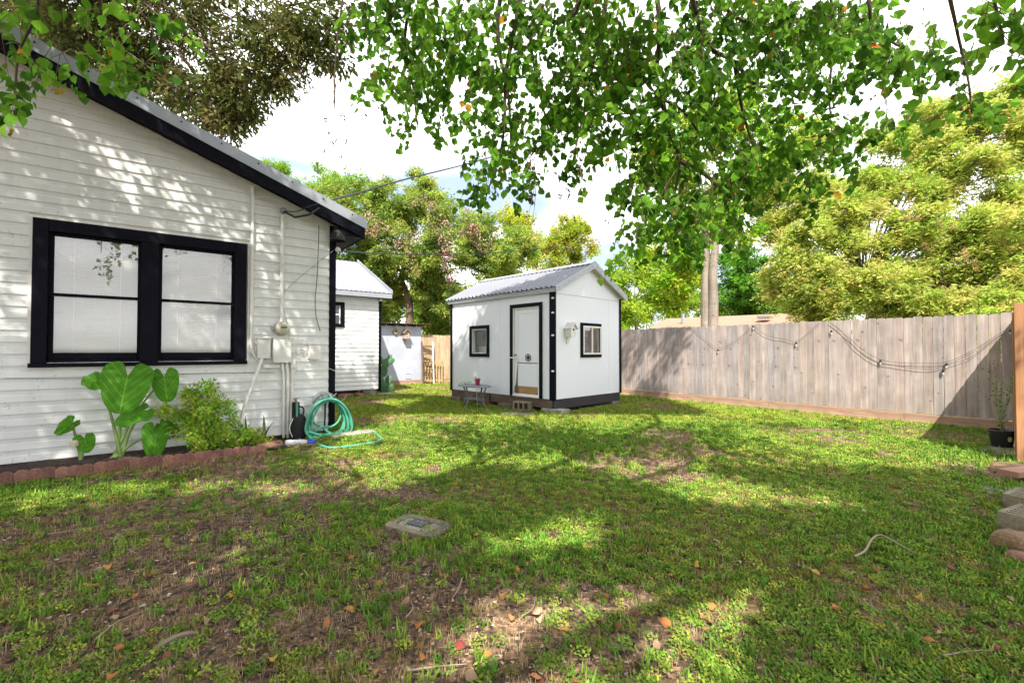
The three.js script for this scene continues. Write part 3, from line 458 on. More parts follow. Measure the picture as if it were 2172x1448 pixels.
  mesh('upright', [bx(0.52, 0.55, SB, w1.y1, w1.b + 0.17, w1.b + 0.2), bx(0.52, 0.55, SB, w1.y1, w1.a - 0.1, w1.a - 0.07)], M.steel, shelf);
}

// ───────────── fences ─────────────
const boardGeos = [];
function dogEar(w, h, t, c, off) {
  const g = strip(prism([[0, 0], [w, 0], [w, h - c], [w - c, h], [c, h], [0, h - c]], 0, t)); boxUV(g);
  const uv = g.attributes.uv; for (let i = 0; i < uv.count; i++) uv.setXY(i, uv.getX(i) + off * 0.37, uv.getY(i) + off * 0.613); return g;
}
for (let k = 0; k < 8; k++) boardGeos.push(dogEar(0.136, 1.80 + 0.006 * (k % 3), 0.016, 0.022, k));
function boards(parent, x0, x1, mats, y0, gapAt, lean = 0.006) {
  let i = 0; for (let x = x0; x < x1 - 0.1;) {
    const gap = gapAt ? gapAt(x) : 0.003;
    const m = new THREE.Mesh(boardGeos[(i * 5 + Math.floor(rnd() * 3)) % 8], pick(mats)); m.name = 'plank'; m.castShadow = m.receiveShadow = true;
    m.position.set(x, y0 + rr(-0.008, 0.008), rr(0, 0.006)); m.rotation.z = rr(-1, 1) * lean * 0.4; m.rotation.y = rr(-0.02, 0.02); parent.add(m);
    x += 0.136 + gap; i++;
  }
}
const RFL = RF.loc(new V3(8.415, 0, -7.53)).x;
{
  const f = thing('long_fence', 'weathered grey board fence with dog ear tops running along the lawn', 'fence', null, RF.o, RF.a);
  boards(f, 0, RFL - 0.02, M.fenceMats, 0.195, x => x > RFL - 1.3 ? rr(0.005, 0.009) : x > RFL - 3.2 ? rr(0.0005, 0.002) : rr(0.0003, 0.0015));
  for (let x = 0; x < RFL; x += 2.44) mesh('kickboard', cbox(x + 0.002, Math.min(x + 2.438, RFL), 0.005, 0.185, 0.002, 0.04, 0.004), M.kick, f);
  for (const y of [0.45, 1.1, 1.75]) mesh('rail', bx(0, RFL, y - 0.045, y + 0.045, -0.045, -0.006), M.fenceMats[3], f);
  for (let x = 0.5; x < RFL; x += 2.44) mesh('post', bx(x - 0.045, x + 0.045, -0.05, 1.9, -0.14, -0.05), M.fenceMats[1], f);
  const b = thing('back_fence', 'tan board fence behind the garden shed', 'fence', null, BF.o, BF.a);
  boards(b, -9, 0, M.backFence, 0.19);
  for (let x = -9; x < 0; x += 2.44) mesh('kickboard', cbox(x + 0.002, Math.min(x + 2.438, 0), 0.005, 0.18, 0.002, 0.04, 0.004), M.kick, b);
  const s = thing('side_fence', 'short cedar board fence ending in a reddish brown post', 'fence', null, SF.o, SF.a);
  const sl = SF.loc(new V3(8.415, 0, -7.53)).x;
  const pm = [M.post, std(0.40, 0.21, 0.10, 0.8, { map: woodB })];
  const sg0 = new THREE.Group(); boards(sg0, 0.1, sl, pm, 0.05, () => 0.002); for (const c of [...sg0.children]) { c.position.z -= 0.07; s.add(c); }
  mesh('post', cbox(-0.06, 0.06, -0.02, 1.95, -0.06, 0.06, 0.005), M.post, s);
  for (const y of [0.35, 1.1, 1.7]) mesh('rail', bx(0.061, sl, y - 0.045, y + 0.045, -0.045, -0.006), M.post, s);
}
// string lights on the long fence
{
  const q = (px, py) => RF.hit(px, py, 'z', 0.05);
  const runs = [[[1325, 695], [1345, 700], [1356, 712]], [[1417, 711], [1440, 698], [1459, 691], [1480, 706], [1500, 722], [1523, 738], [1560, 722], [1598, 690]], [[1598, 690], [1620, 708], [1640, 715], [1665, 719], [1689, 724], [1715, 705], [1740, 684]], [[1759, 682], [1785, 702], [1815, 738], [1838, 755], [1860, 769], [1880, 772], [1940, 781], [1980, 782], [2003, 777], [2060, 757], [2110, 720], [2148, 697]], [[1759, 682], [1800, 715], [1835, 745], [1868, 762], [1900, 768], [1950, 770], [2005, 768], [2060, 745], [2120, 708], [2148, 690]]];
  const bulbs = [[1523, 742], [1598, 692], [1689, 727], [1764, 702], [1868, 765], [2001, 786], [2008, 772], [2145, 700]];
  const s = thing('string_lights', 'thin black cable of clear bulbs looped along the long fence', 'string lights', null, RF.o, RF.a);
  for (const r of runs) mesh('cable', tube(r.map(p => q(...p)), 0.0032, 50, 6), M.cable, s);
  for (const [px, py] of bulbs) {
    const p = q(px, py), b = mesh('bulb', [new THREE.SphereGeometry(0.017, 12, 10).scale(1, 1.4, 1).translate(p.x, p.y - 0.055, p.z)], phys(0.9, 0.9, 0.88, 0.05, { transmission: 0.6, thickness: 0 }), s);
    mesh('socket', cyl(0.018, 0.015, 0.05, p.x, p.y - 0.03, p.z, 10), M.cable, b);
  }
}
// a string of bulbs down the corner of the shed
{
  const s = thing('shed_string_lights', 'white bulbs on a cable down the black corner of the shed', 'string lights', null, S.o, S.a);
  const pts = [[0, 2.6, 0.04], [0.0, 2.2, 0.04], [0.005, 1.7, 0.04], [-0.005, 1.2, 0.04], [0, 0.9, 0.04]];
  mesh('cable', tube(pts, 0.005, 30, 6), M.cable, s);
  for (const py of [632, 663, 711, 787]) { const p = S.hit(1173, py, 'x', -0.05); const b = mesh('bulb', new THREE.SphereGeometry(0.028, 12, 8).scale(1, 0.8, 1.3).translate(p.x - 0.01, p.y, p.z), M.white, s); mesh('socket', bx(p.x - 0.005, p.x + 0.02, p.y - 0.01, p.y + 0.01, p.z - 0.01, p.z + 0.01), M.cable, b); }
}
{ const p = sg(1203, 712); birdhouse(S.out(p.x, p.y - 0.03, 0.001), S.a, 1.15, M.white, M.white, 'small white birdhouse on the gable wall of the garden shed'); }
{ const p = SF.out(0, 1.15, 0.065); birdhouse(p, SF.a + 0.3, 0.9, std(0.62, 0.62, 0.52, 0.7, { map: mottle }), std(0.40, 0.55, 0.40, 0.7), 'cream birdhouse with pale green roof on the brown post'); }

// ───────────── fittings on the house wall ─────────────
const wallPt = (px, py, z) => { const p = hl(px, py, z); return [p.x, p.y, z]; };
const onWall = (name, label, cat, group) => thing(name, label, cat, group, H.o, H.a);
{
  let t = onWall('conduit', 'tall white conduit from the roof edge down past the window', 'conduit');
  mesh('pipe', tube([wallPt(536, 404, 0.04), wallPt(535, 500, 0.04), wallPt(533, 620, 0.04), wallPt(532, 700, 0.04), wallPt(533, 738, 0.045), wallPt(541, 757, 0.05), wallPt(553, 767, 0.05)], 0.023, 60), M.white, t);
  mesh('coupling', [cyl(0.03, 0.03, 0.12, wallPt(536, 412, 0.04)[0], wallPt(536, 412, 0.04)[1], 0.04, 14)], M.white, t);
  const c = wallPt(575, 777, 0.045); mesh('elbow_box', cbox(c[0] - 0.12, c[0] + 0.12, c[1] - 0.03, c[1] + 0.03, 0.016, 0.075, 0.01), M.white, t);
  t = onWall('service_mast', 'white service mast rising from the electric meter to the weatherhead', 'conduit');
  mesh('pipe', tube([wallPt(599, 455, 0.05), wallPt(598, 560, 0.05), wallPt(597, 620, 0.05), wallPt(597, 682, 0.05)], 0.026, 30), M.white, t);
  const w = wallPt(600, 447, 0.06); mesh('weatherhead', [new THREE.SphereGeometry(0.06, 14, 10).scale(0.8, 0.8, 1.2).translate(w[0], w[1], w[2])], M.steel, t);
  t = onWall('electric_meter', 'round beige electric meter on the white house wall', 'meter');
  const m = wallPt(597, 697, 0.06);
  mesh('socket_ring', new THREE.CylinderGeometry(0.105, 0.11, 0.07, 28).rotateX(Math.PI / 2).translate(m[0], m[1], 0.05), std(0.34, 0.31, 0.24, 0.6, { map: mottle }), t);
  mesh('cover', lathe([[0, 0.13], [0.06, 0.128], [0.085, 0.115], [0.098, 0.09], [0.10, 0.0]], 28).rotateX(Math.PI / 2).translate(m[0], m[1], 0.085), phys(0.46, 0.43, 0.31, 0.15, { clearcoat: 1 }), t);
  mesh('dial_plate', [bx(m[0] - 0.045, m[0] + 0.045, m[1] + 0.0, m[1] + 0.03, 0.21, 0.218)], std(0.10, 0.10, 0.08, 0.5), t);
  mesh('clamp', cbox(m[0] - 0.14, m[0] - 0.095, m[1] - 0.03, m[1] + 0.03, 0.02, 0.07, 0.005), M.steel, t);
  const box = (name, label, x0, x1, y0, y1, d, mat = M.white) => { const g = onWall(name, label, 'box'); const a = wallPt(x0, (y0 + y1) / 2, d), b = wallPt(x1, (y0 + y1) / 2, d), yt = wallPt(x1, y0, d)[1], yb = wallPt(x1, y1, d)[1]; mesh('case', cbox(a[0], b[0], yb, yt, 0.012, d - 0.012, 0.006), mat, g); mesh('cover', cbox(a[0] + 0.006, b[0] - 0.006, yb - 0.012, yt - 0.02, d - 0.011, d, 0.004), mat, g); mesh('hood', bx(a[0] - 0.006, b[0] + 0.006, yt, yt + 0.01, 0.012, d + 0.01), mat, g); return [a[0], b[0], yb, yt]; };
  box('breaker_box', 'narrow white breaker box beside the window corner', 546, 574, 718, 758, 0.12);
  box('breaker_box', 'large square white breaker box under the round electric meter', 580, 618, 717, 767, 0.15);
  const tb = box('telephone_box', 'small white telephone box with open lid near the house corner', 655, 681, 730, 760, 0.10);
  t = onWall('utility_pipe', 'slanting white conduit from the breaker box into the bush', 'conduit');
  mesh('pipe', tube([wallPt(556, 758, 0.08), wallPt(550, 775, 0.12), wallPt(536, 812, 0.16), wallPt(522, 850, 0.2), wallPt(512, 885, 0.22), wallPt(508, 930, 0.22)], 0.024, 30), M.white, t);
  for (const [a, b, l] of [[599, 601, 'thin white pipe straight down from the large breaker box, left one of two'], [608, 610, 'thin white pipe straight down from the large breaker box, right one of two']]) { const g = onWall('utility_pipe', l, 'conduit'); mesh('pipe', tube([wallPt(a, 768, 0.06), wallPt(a + 2, 800, 0.06), wallPt(b, 860, 0.055), wallPt(b, 928, 0.055)], 0.02, 20), M.white, g); mesh('coupling', cyl(0.026, 0.026, 0.07, wallPt(a, 772, 0.06)[0], wallPt(a, 775, 0.06)[1] - 0.06, 0.06, 12), M.white, g); }
  t = onWall('utility_pipe', 'white pipe with a wide collar at the edge of the large breaker box', 'conduit');
  mesh('pipe', tube([wallPt(621, 770, 0.06), wallPt(620, 800, 0.06), wallPt(618, 860, 0.055), wallPt(616, 915, 0.055)], 0.021, 20), M.white, t);
  const cc = wallPt(621, 770, 0.06); mesh('collar', cbox(cc[0] - 0.035, cc[0] + 0.035, cc[1] - 0.08, cc[1] + 0.06, 0.02, 0.09, 0.008), M.white, t);
  t = onWall('telephone_wire', 'thin white wire looped beside the telephone box', 'wire');
  mesh('wire', [tube([wallPt(624, 770, 0.05), wallPt(627, 745, 0.03), wallPt(634, 741, 0.03), wallPt(648, 744, 0.03), wallPt(646, 752, 0.03), wallPt(632, 750, 0.03), wallPt(628, 743, 0.03), wallPt(645, 741, 0.03), wallPt(655, 742, 0.03)], 0.005, 60, 6), tube([wallPt(668, 762, 0.03), wallPt(672, 768, 0.03), wallPt(690, 778, 0.03), wallPt(712, 787, 0.03)], 0.004, 20, 6)], M.white, t);
  t = onWall('hanging_wire', 'loose black wire hanging down the house wall from the roof edge', 'wire');
  mesh('wire', tube([wallPt(676, 478, 0.24), wallPt(675, 520, 0.12), wallPt(672, 590, 0.05), wallPt(668, 640, 0.04), wallPt(671, 675, 0.04), wallPt(679, 702, 0.04)], 0.0055, 40, 6), M.cable, t);
  t = onWall('guy_wire', 'thin dark wire stretched slantwise from the house corner to the meter mast', 'wire');
  mesh('wire', [tube([wallPt(708, 530, 0.05), wallPt(660, 568, 0.05), wallPt(620, 602, 0.05), wallPt(597, 625, 0.06)], 0.004, 20, 6), tube([wallPt(597, 625, 0.06), wallPt(601, 655, 0.04), wallPt(610, 690, 0.03), wallPt(613, 715, 0.03)], 0.003, 20, 6)], M.steel, t);
  t = onWall('siding_wire', 'long thin wire running level along the house wall under the window', 'wire');
  mesh('wire', tube([wallPt(10, 802, 0.03), wallPt(160, 802, 0.028), wallPt(300, 795, 0.03), wallPt(450, 791, 0.028), wallPt(580, 790, 0.03)], 0.004, 40, 6), M.steel, t);
  t = onWall('corner_floodlight', 'black cone shaped lamp under the eave at the house corner', 'lamp');
  const fl = hl(716, 502, 0.14); mesh('shade', lathe([[0.05, 0.16], [0.07, 0.10], [0.12, -0.02], [0.13, -0.09], [0.12, -0.09], [0.05, 0.1]], 20).translate(fl.x, fl.y + 0.02, 0.14), M.blackMatte, t);
  mesh('bracket', bx(fl.x - 0.02, fl.x + 0.02, fl.y + 0.08, fl.y + 0.13, 0.02, 0.14), M.blackMatte, t);
  t = onWall('camera_dome', 'small white dome fitting on the house corner under the black lamp', 'camera');
  const cd = hl(716, 530, 0.06); mesh('dome', new THREE.SphereGeometry(0.045, 14, 10).translate(cd.x, cd.y, 0.07), M.white, t); mesh('mount', bx(cd.x - 0.02, cd.x + 0.02, cd.y + 0.02, cd.y + 0.05, 0.0, 0.07), M.white, t);
  // faucet
  t = onWall('faucet_pipe', 'water tap on a pipe wrapped in black insulation', 'tap');
  const f0 = wallPt(627, 853, 0.12); mesh('insulation', tube([[f0[0], f0[1], 0.12], [f0[0], f0[1] - 0.3, 0.12], [f0[0] - 0.02, 0.0, 0.12]], 0.055, 12, 10), M.blackMatte, t);
  mesh('valve', [cyl(0.02, 0.015, 0.06, f0[0], f0[1], 0.12, 10), bx(f0[0] - 0.045, f0[0] + 0.045, f0[1] + 0.055, f0[1] + 0.065, 0.112, 0.128)], std(0.25, 0.12, 0.06, 0.5, { metalness: 0.6 }), t);
  // hose hanger and hose
  const hc = wallPt(690, 846, 0.16);
  t = onWall('hose_hanger', 'grey wire hose hanger with a curved back plate on the house corner', 'hose hanger');
  const arc = []; for (let k = 0; k <= 12; k++) { const a = Math.PI * k / 12; arc.push([hc[0] - 0.17 * Math.cos(a), hc[1] - 0.08 + 0.2 * Math.sin(a)]); }
  mesh('back_plate', prism([...arc, [hc[0] + 0.14, hc[1] - 0.08], ...arc.slice(1, -1).reverse().map(([x, y]) => [hc[0] + (x - hc[0]) * 0.82, hc[1] - 0.08 + (y - hc[1] + 0.08) * 0.82]), [hc[0] - 0.14, hc[1] - 0.08]], 0.03, 0.045), std(0.42, 0.48, 0.46, 0.5, { metalness: 0.3 }), t);
  mesh('wire_frame', [tube([[hc[0] - 0.16, hc[1] - 0.06, 0.05], [hc[0] - 0.12, hc[1] + 0.04, 0.2], [hc[0], hc[1] + 0.1, 0.3], [hc[0] + 0.14, hc[1] + 0.03, 0.2], [hc[0] + 0.17, hc[1] - 0.06, 0.05]], 0.009, 30), tube([[hc[0] - 0.1, hc[1] + 0.02, 0.03], [hc[0] - 0.02, hc[1] - 0.06, 0.22], [hc[0] + 0.12, hc[1] + 0.1, 0.34]], 0.008, 20), tube([[hc[0] + 0.1, hc[1] + 0.02, 0.03], [hc[0] - 0.02, hc[1] - 0.02, 0.22], [hc[0] - 0.12, hc[1] + 0.1, 0.32]], 0.008, 20), tube([[hc[0] + 0.02, hc[1] - 0.02, 0.05], [hc[0] + 0.2, hc[1] - 0.06, 0.25], [hc[0] + 0.28, hc[1] + 0.06, 0.34]], 0.008, 20)], M.steel, t);
  t = onWall('garden_hose', 'coiled green garden hose hanging on the house corner with its tail on the grass', 'hose');
  const P = [], add = (x, y, z) => P.push(new V3(x, y, z));
  const lp = [[0.50, 0.46], [0.58, 0.62], [0.64, 0.70], [0.68, 0.78], [0.74, 0.74], [0.70, 0.82], [0.62, 0.76], [0.78, 0.80]];
  add(f0[0], f0[1] - 0.02, 0.19); add(f0[0] + 0.005, f0[1] - 0.35, 0.22); add(f0[0] + 0.07, f0[1] - 0.62, 0.26); add(f0[0] + 0.25, 0.10, 0.24); add(hc[0] - 0.05, 0.15, 0.2);
  lp.forEach(([w, h], i) => { for (let k = 0; k < 12; k++) { const a = -Math.PI * 0.5 + k / 12 * 2 * Math.PI + 0.2, sy = Math.sin(a); add(hc[0] + 0.02 + 0.016 * Math.sin(i * 2.3) + w / 2 * Math.cos(a) * (0.80 + 0.20 * (1 - sy) / 2), Math.max(0.03, hc[1] + 0.0 - h / 2 + h / 2 * sy + 0.015 * Math.sin(i * 1.9)), 0.12 + 0.026 * i + 0.03 * (1 - sy)); } });
  const tail = [[662, 934], [678, 945], [705, 951], [740, 948], [770, 943], [798, 939], [808, 932], [800, 923], [790, 915]].map(p => H.loc(gp(...p, 0.02)));
  add(hc[0] - 0.33, 0.12, 0.34); tail.forEach(p => P.push(new V3(p.x, 0.03, p.z)));
  mesh('hose', new THREE.TubeGeometry(new THREE.CatmullRomCurve3(P, false, 'centripetal'), 900, 0.0175, 8), M.hose, t);
  mesh('coupling', [tube([P[0].clone().add(new V3(0, 0.04, -0.01)), P[0].clone().add(new V3(0, -0.03, 0))], 0.02, 2, 10), tube([P[P.length - 1].clone(), P[P.length - 1].clone().add(new V3(-0.02, 0.005, -0.06))], 0.019, 2, 10)], M.greyPaint, t);
  // things on the ground by the wall
  const bp = H.loc(gp(650, 930)); t = thing('pump_sprayer', 'black sprayer tank with curved handle standing against the house wall', 'sprayer', null, H.out(bp.x - 0.1, 0, 0.17), H.a);
  mesh('tank', lathe([[0, 0], [0.10, 0.0], [0.12, 0.03], [0.12, 0.26], [0.09, 0.34], [0.04, 0.38], [0, 0.38]], 18).scale(1, 1, 0.8), M.blackMatte, t); mesh('handle', tube([[-0.06, 0.36, 0], [-0.07, 0.46, 0], [0, 0.5, 0], [0.07, 0.46, 0], [0.06, 0.36, 0]], 0.012, 20), M.blackMatte, t); mesh('strap', tube([[-0.11, 0.05, 0.08], [-0.16, 0.2, 0.12], [-0.1, 0.33, 0.07]], 0.008, 16), M.offwhite, t);
  t = thing('garden_stake', 'short black rod leaning on the house wall beside the hose', 'rod', null, H.out(bp.x + 0.28, 0, 0.1), H.a); mesh('rod', tube([[0, 0, 0.04], [0.03, 0.25, 0], [0.05, 0.52, -0.05]], 0.014, 10), M.blackMatte, t); mesh('tip', cyl(0.022, 0.018, 0.06, 0.05, 0.5, -0.05, 10), M.blackMatte, t);
  const q = gp(632, 945); t = thing('spray_bottle', 'clear plastic bottle with blue cap lying by the hose', 'bottle', null, new V3(q.x, 0.045, q.z), 0.25);
  mesh('body', lathe([[0, -0.17], [0.035, -0.17], [0.045, -0.15], [0.045, 0.06], [0.03, 0.11], [0.022, 0.13], [0, 0.13]], 18).rotateZ(-Math.PI / 2), phys(0.82, 0.84, 0.86, 0.25, { transmission: 0.4, thickness: 0 }), t);
  mesh('cap', [lathe([[0, 0.13], [0.03, 0.13], [0.045, 0.15], [0.05, 0.2], [0.035, 0.22], [0, 0.21]], 18).rotateZ(-Math.PI / 2)], std(0.02, 0.10, 0.55, 0.4), t);
  for (const [px, py, a, b, h, label, mat] of [[758, 922, 0.26, 0.14, 0.05, 'pale flat paver at the house corner by the hose tail', M.concrete], [728, 926, 0.2, 0.1, 0.04, 'dark flat paver tucked against the house corner', M.greyStone]]) { const g0 = gp(px, py), r = mesh('paver', cbox(-a, a, -0.01, h, -b, b, 0.012), mat); r.position.set(g0.x, 0, g0.z); r.rotation.y = H.a + 0.15; tag(r, label, 'paver'); }
}

// ───────────── overhead cables ─────────────
{
  const w = H.out(...wallPt(600, 447, 0.1));
  let c = mesh('service_cable', [tube([w, at(632, 462, 6.95), at(662, 452, 7.0), at(690, 430, 7.4), at(760, 409, 8.6), at(860, 380, 10.5), at(1000, 345, 13), at(1130, 305, 16), at(1300, 250, 20), at(1500, 165, 25)], 0.017, 120, 6), tube([w, at(630, 448, 6.9), at(660, 436, 7.0), at(690, 430, 7.38)], 0.008, 20, 6)], M.cable);
  tag(c, 'thick black twisted service cable from the weatherhead up into the leaves', 'cable');
  c = mesh('overhead_cable', tube([H.out(...wallPt(716, 532, 0.07)), at(800, 537, 9.5), at(930, 540, 12), at(1060, 535, 14), at(1200, 520, 16.5), at(1310, 499, 18.5), at(1500, 460, 22), at(1712, 409, 26), at(1913, 345, 30), at(2300, 200, 38)], 0.013, 120, 6), M.cable); tag(c, 'thin black cable sagging from the house corner above the shed roof', 'cable');
  c = mesh('overhead_cable', tube([at(1850, 500, 24), at(2028, 413, 24), at(2172, 312, 24), at(2400, 150, 24)], 0.010, 40, 6), M.steel); tag(c, 'thin grey cable slanting across the feathery tree beyond the fence', 'cable');
}

// ───────────── flower bed ─────────────
{
  const A = gp(-62, 1036), B = gp(532, 966), dir = B.clone().sub(A), n = 8, len = dir.length() / n; dir.normalize();
  const geo = (() => { const s = new THREE.Shape(), w = len - 0.012; s.moveTo(0, -0.04); s.lineTo(w, -0.04); s.lineTo(w, 0.105); for (let k = 2; k >= 0; k--) for (let i = 1; i <= 8; i++) { const u = i / 8; s.lineTo((k + 1 - u) * w / 3, 0.105 + 0.022 * Math.pow(Math.sin(Math.PI * u), 0.6)); } s.lineTo(0, -0.04); return join(new THREE.ExtrudeGeometry(s, { depth: 0.045, bevelEnabled: true, bevelSize: 0.006, bevelThickness: 0.006, bevelSegments: 1, curveSegments: 8 })); })();
  for (let k = 0; k < n; k++) { const m = mesh('edging_brick', geo, M.brick[k % 3], null, true); const p = A.clone().addScaledVector(dir, len * k); m.position.set(p.x, rr(-0.012, 0.008), p.z); m.rotation.set(0, Math.atan2(-dir.z, dir.x) + rr(-0.02, 0.02), rr(-0.008, 0.008)); tag(m, 'scalloped red concrete edging brick in the row along the flower bed', 'edging brick', 'edging bricks along the flower bed'); }
  for (const [px, py, r, ty, lb] of [[540, 964, 0.13, 0.4, 'rounded reddish stone touching the last edging brick of the flower bed'], [562, 956, 0.14, 1.2, 'middle one of three rounded reddish stones ending the flower bed'], [585, 951, 0.12, 2.0, 'rounded reddish stone beside the plastic bottle at the bed end']]) { const p = gp(px, py), m = mesh('bed_stone', rock(r, 0.10, r * 0.8, px), M.redRock); m.position.set(p.x, -0.02, p.z); m.rotation.y = ty; tag(m, lb, 'stone', 'stones at the end of the flower bed'); }
  const p = gp(620, 950), m = mesh('border_plank', cbox(-0.45, 0.45, 0, 0.04, -0.04, 0.04, 0.006), M.sandstone); m.position.set(p.x, 0, p.z); m.rotation.y = 0.35; tag(m, 'tan board lying in the soil beside the plastic bottle', 'board');
  // bed soil
  const sb = [], C0 = H.loc(A), C1 = H.loc(B), g = new THREE.PlaneGeometry(1, 1, 60, 8), P = g.attributes.position;
  for (let i = 0; i < P.count; i++) { const u = P.getX(i) + 0.5, v = P.getY(i) + 0.5, x = lerp(C0.x, C1.x + 0.45, u), z = lerp(-0.1, lerp(C0.z, C1.z, u) - 0.02, 1 - v); P.setXYZ(i, x, 0.035 + 0.04 * fbm(x * 6, z * 6, 88, 4), z); }
  g.computeVertexNormals(); const bed = mesh('flower_bed', g, std(0.15, 0.09, 0.06, 1, { map: groundTex, bumpMap: groundBump, bumpScale: 0.02 })); bed.position.copy(H.o); bed.rotation.y = H.a; tag(bed, 'strip of dark soil between the house wall and the edging', 'flower bed', null, 'structure');
}

// heart leaf: q = where the stalk joins, tip = where the point is, nrm = way the face looks
const earTex = (() => tex(512, 512, (u, v) => { const x = Math.abs(u - 0.5) * 2, y = v; let vein = smooth(0.03, 0.0, x); const k = (y - x * 0.55) * 7, f = Math.abs(k - Math.round(k)); vein = Math.max(vein, 0.75 * smooth(0.10, 0.0, f)); const n = 0.72 + 0.2 * tfbm(u, v, 14, 14, 4, 4); return [lerp(n * 0.55, 0.85, vein * 0.75), lerp(n * 0.85, 0.98, vein * 0.75), lerp(n * 0.28, 0.55, vein * 0.75)]; }))();
function heartGeo(Lh, Wd, cup = 0.12, wave = 0.02, s = 1) {   // in own axes: y from the join (0) down to the tip (-L), lobes above, face +z
  const nr = 9, na = 40, P = [0, 0, 0], U = [0.5, 0.68], I = [];
  const rad = a => { const c = Math.cos(a), sn = Math.abs(Math.sin(a)); const down = Math.max(0, -c), up = Math.max(0, c); return { x: Math.sign(Math.sin(a)) * Wd * 0.5 * Math.pow(sn, 0.85) * (1 + 0.12 * up), y: c < 0 ? -Lh * Math.pow(down, 1.25) : Lh * 0.40 * Math.pow(up, 0.7) * smooth(0.0, 0.22, sn) }; };
  for (let r = 1; r <= nr; r++) for (let k = 0; k < na; k++) { const a = k / na * 2 * Math.PI, e = rad(a), t = r / nr, x = e.x * t, y = e.y * t; const z = -cup * Wd * Math.pow(Math.abs(x) / (Wd * 0.5 + 1e-6), 1.5) - 0.16 * Lh * Math.pow(Math.max(0, -y / Lh), 2) + wave * Math.sin(a * 7 + s) * t * t + 0.012 * Math.sin(y / Lh * 20) * (1 - Math.abs(x) / Wd); P.push(x, y, z); U.push(0.5 + x / (Wd * 1.2), 0.68 + y / (Lh * 1.5)); }
  for (let k = 0; k < na; k++) I.push(0, 1 + (k + 1) % na, 1 + k);
  for (let r = 0; r + 1 < nr; r++) for (let k = 0; k < na; k++) { const a = 1 + r * na + k, b = 1 + r * na + (k + 1) % na; I.push(a, b, a + na, b, b + na, a + na); }
  const g = new THREE.BufferGeometry(); g.setAttribute('position', new THREE.Float32BufferAttribute(P, 3)); g.setAttribute('uv', new THREE.Float32BufferAttribute(U, 2)); g.setIndex(I); g.computeVertexNormals(); return g;
}
M.ear = leafMat(0.50, 0.64, 0.25, 0.4, { map: earTex, roughness: 0.85, specularIntensity: 0.5 });
M.stalk = std(0.20, 0.30, 0.07, 0.5);
function earPlant(label, base, leaves, group) {
  const t = thing('elephant_ear_plant', label, 'plant', group, base);
  leaves.forEach(([q, tip, face, Wd, mat, cup], i) => {
    const dn = tip.clone().sub(q), Lh = dn.length(), y = dn.clone().normalize().negate(), z = face.clone().addScaledVector(y, -face.dot(y)).normalize(), x = new V3().crossVectors(y, z);
    const g = heartGeo(Lh, Wd, cup ?? 0.12, 0.018, i * 2); g.applyMatrix4(new THREE.Matrix4().makeBasis(x, y, z).setPosition(q.clone().sub(base)));
    mesh('leaf', g, mat || M.ear, t, true);
    const b = new V3(rr(-0.05, 0.05), 0, rr(-0.04, 0.04)), e = q.clone().sub(base).addScaledVector(z, -0.01), md = b.clone().lerp(e, 0.55); md.x *= 0.7; md.z *= 0.7; md.addScaledVector(z, -0.05);
    mesh('stalk', taper([b, md, e], 0.022, 0.009, 12, 8), M.stalk, t);
  });
  return t;
}
{
  const d = (px, py, z) => { const p = hl(px, py, z); return H.out(p.x, p.y, z); }, nH = new V3(Math.sin(H.a), 0, Math.cos(H.a)), wH = new V3(Math.cos(H.a), 0, -Math.sin(H.a)), up = new V3(0, 1, 0);
  const face = (a, b, c) => nH.clone().multiplyScalar(a).addScaledVector(wH, b).addScaledVector(up, c).normalize();
  const base = d(247, 968, 0.28); base.y = 0.03;
  earPlant('tall elephant ear plant with huge heart shaped leaves under the window', base, [
    [d(270, 797, 0.46), d(252, 876, 0.56), face(1, 0.05, 0.45), 0.50, M.ear, 0.12],
    [d(214, 806, 0.26), d(172, 808, 0.30), face(1, -0.1, 0.7), 0.27, M.ear, 0.06],
    [d(348, 800, 0.36), d(354, 852, 0.42), face(0.9, -0.1, 0.35), 0.30, M.ear, 0.22],
    [d(300, 872, 0.36), d(243, 897, 0.46), face(0.9, -0.1, 0.9), 0.27, M.ear, 0.12],
    [d(330, 915, 0.44), d(326, 972, 0.52), face(1, 0.1, 0.5), 0.28, M.ear, 0.08],
    [d(348, 900, 0.34), d(382, 912, 0.40), face(0.7, 0.2, 1), 0.22, M.ear, 0.06]]);
  const b2 = d(176, 976, 0.24); b2.y = 0.03;
  const pl = earPlant('young elephant ear plant with two small leaves left of the tall one', b2, [
    [d(152, 896, 0.30), d(120, 922, 0.36), face(0.5, 0.9, 0.6), 0.16, M.ear, 0.2],
    [d(178, 930, 0.30), d(186, 958, 0.36), face(1, 0.1, 0.7), 0.20, M.ear, 0.12]]);
  const wq = d(156, 940, 0.3).sub(b2); mesh('withered_leaf', rock(0.045, 0.05, 0.03, 5).translate(wq.x, wq.y - 0.03, wq.z), std(0.62, 0.52, 0.36, 0.9, { map: mottle }), pl).userData.label = 'withered cream coloured leaf';
}

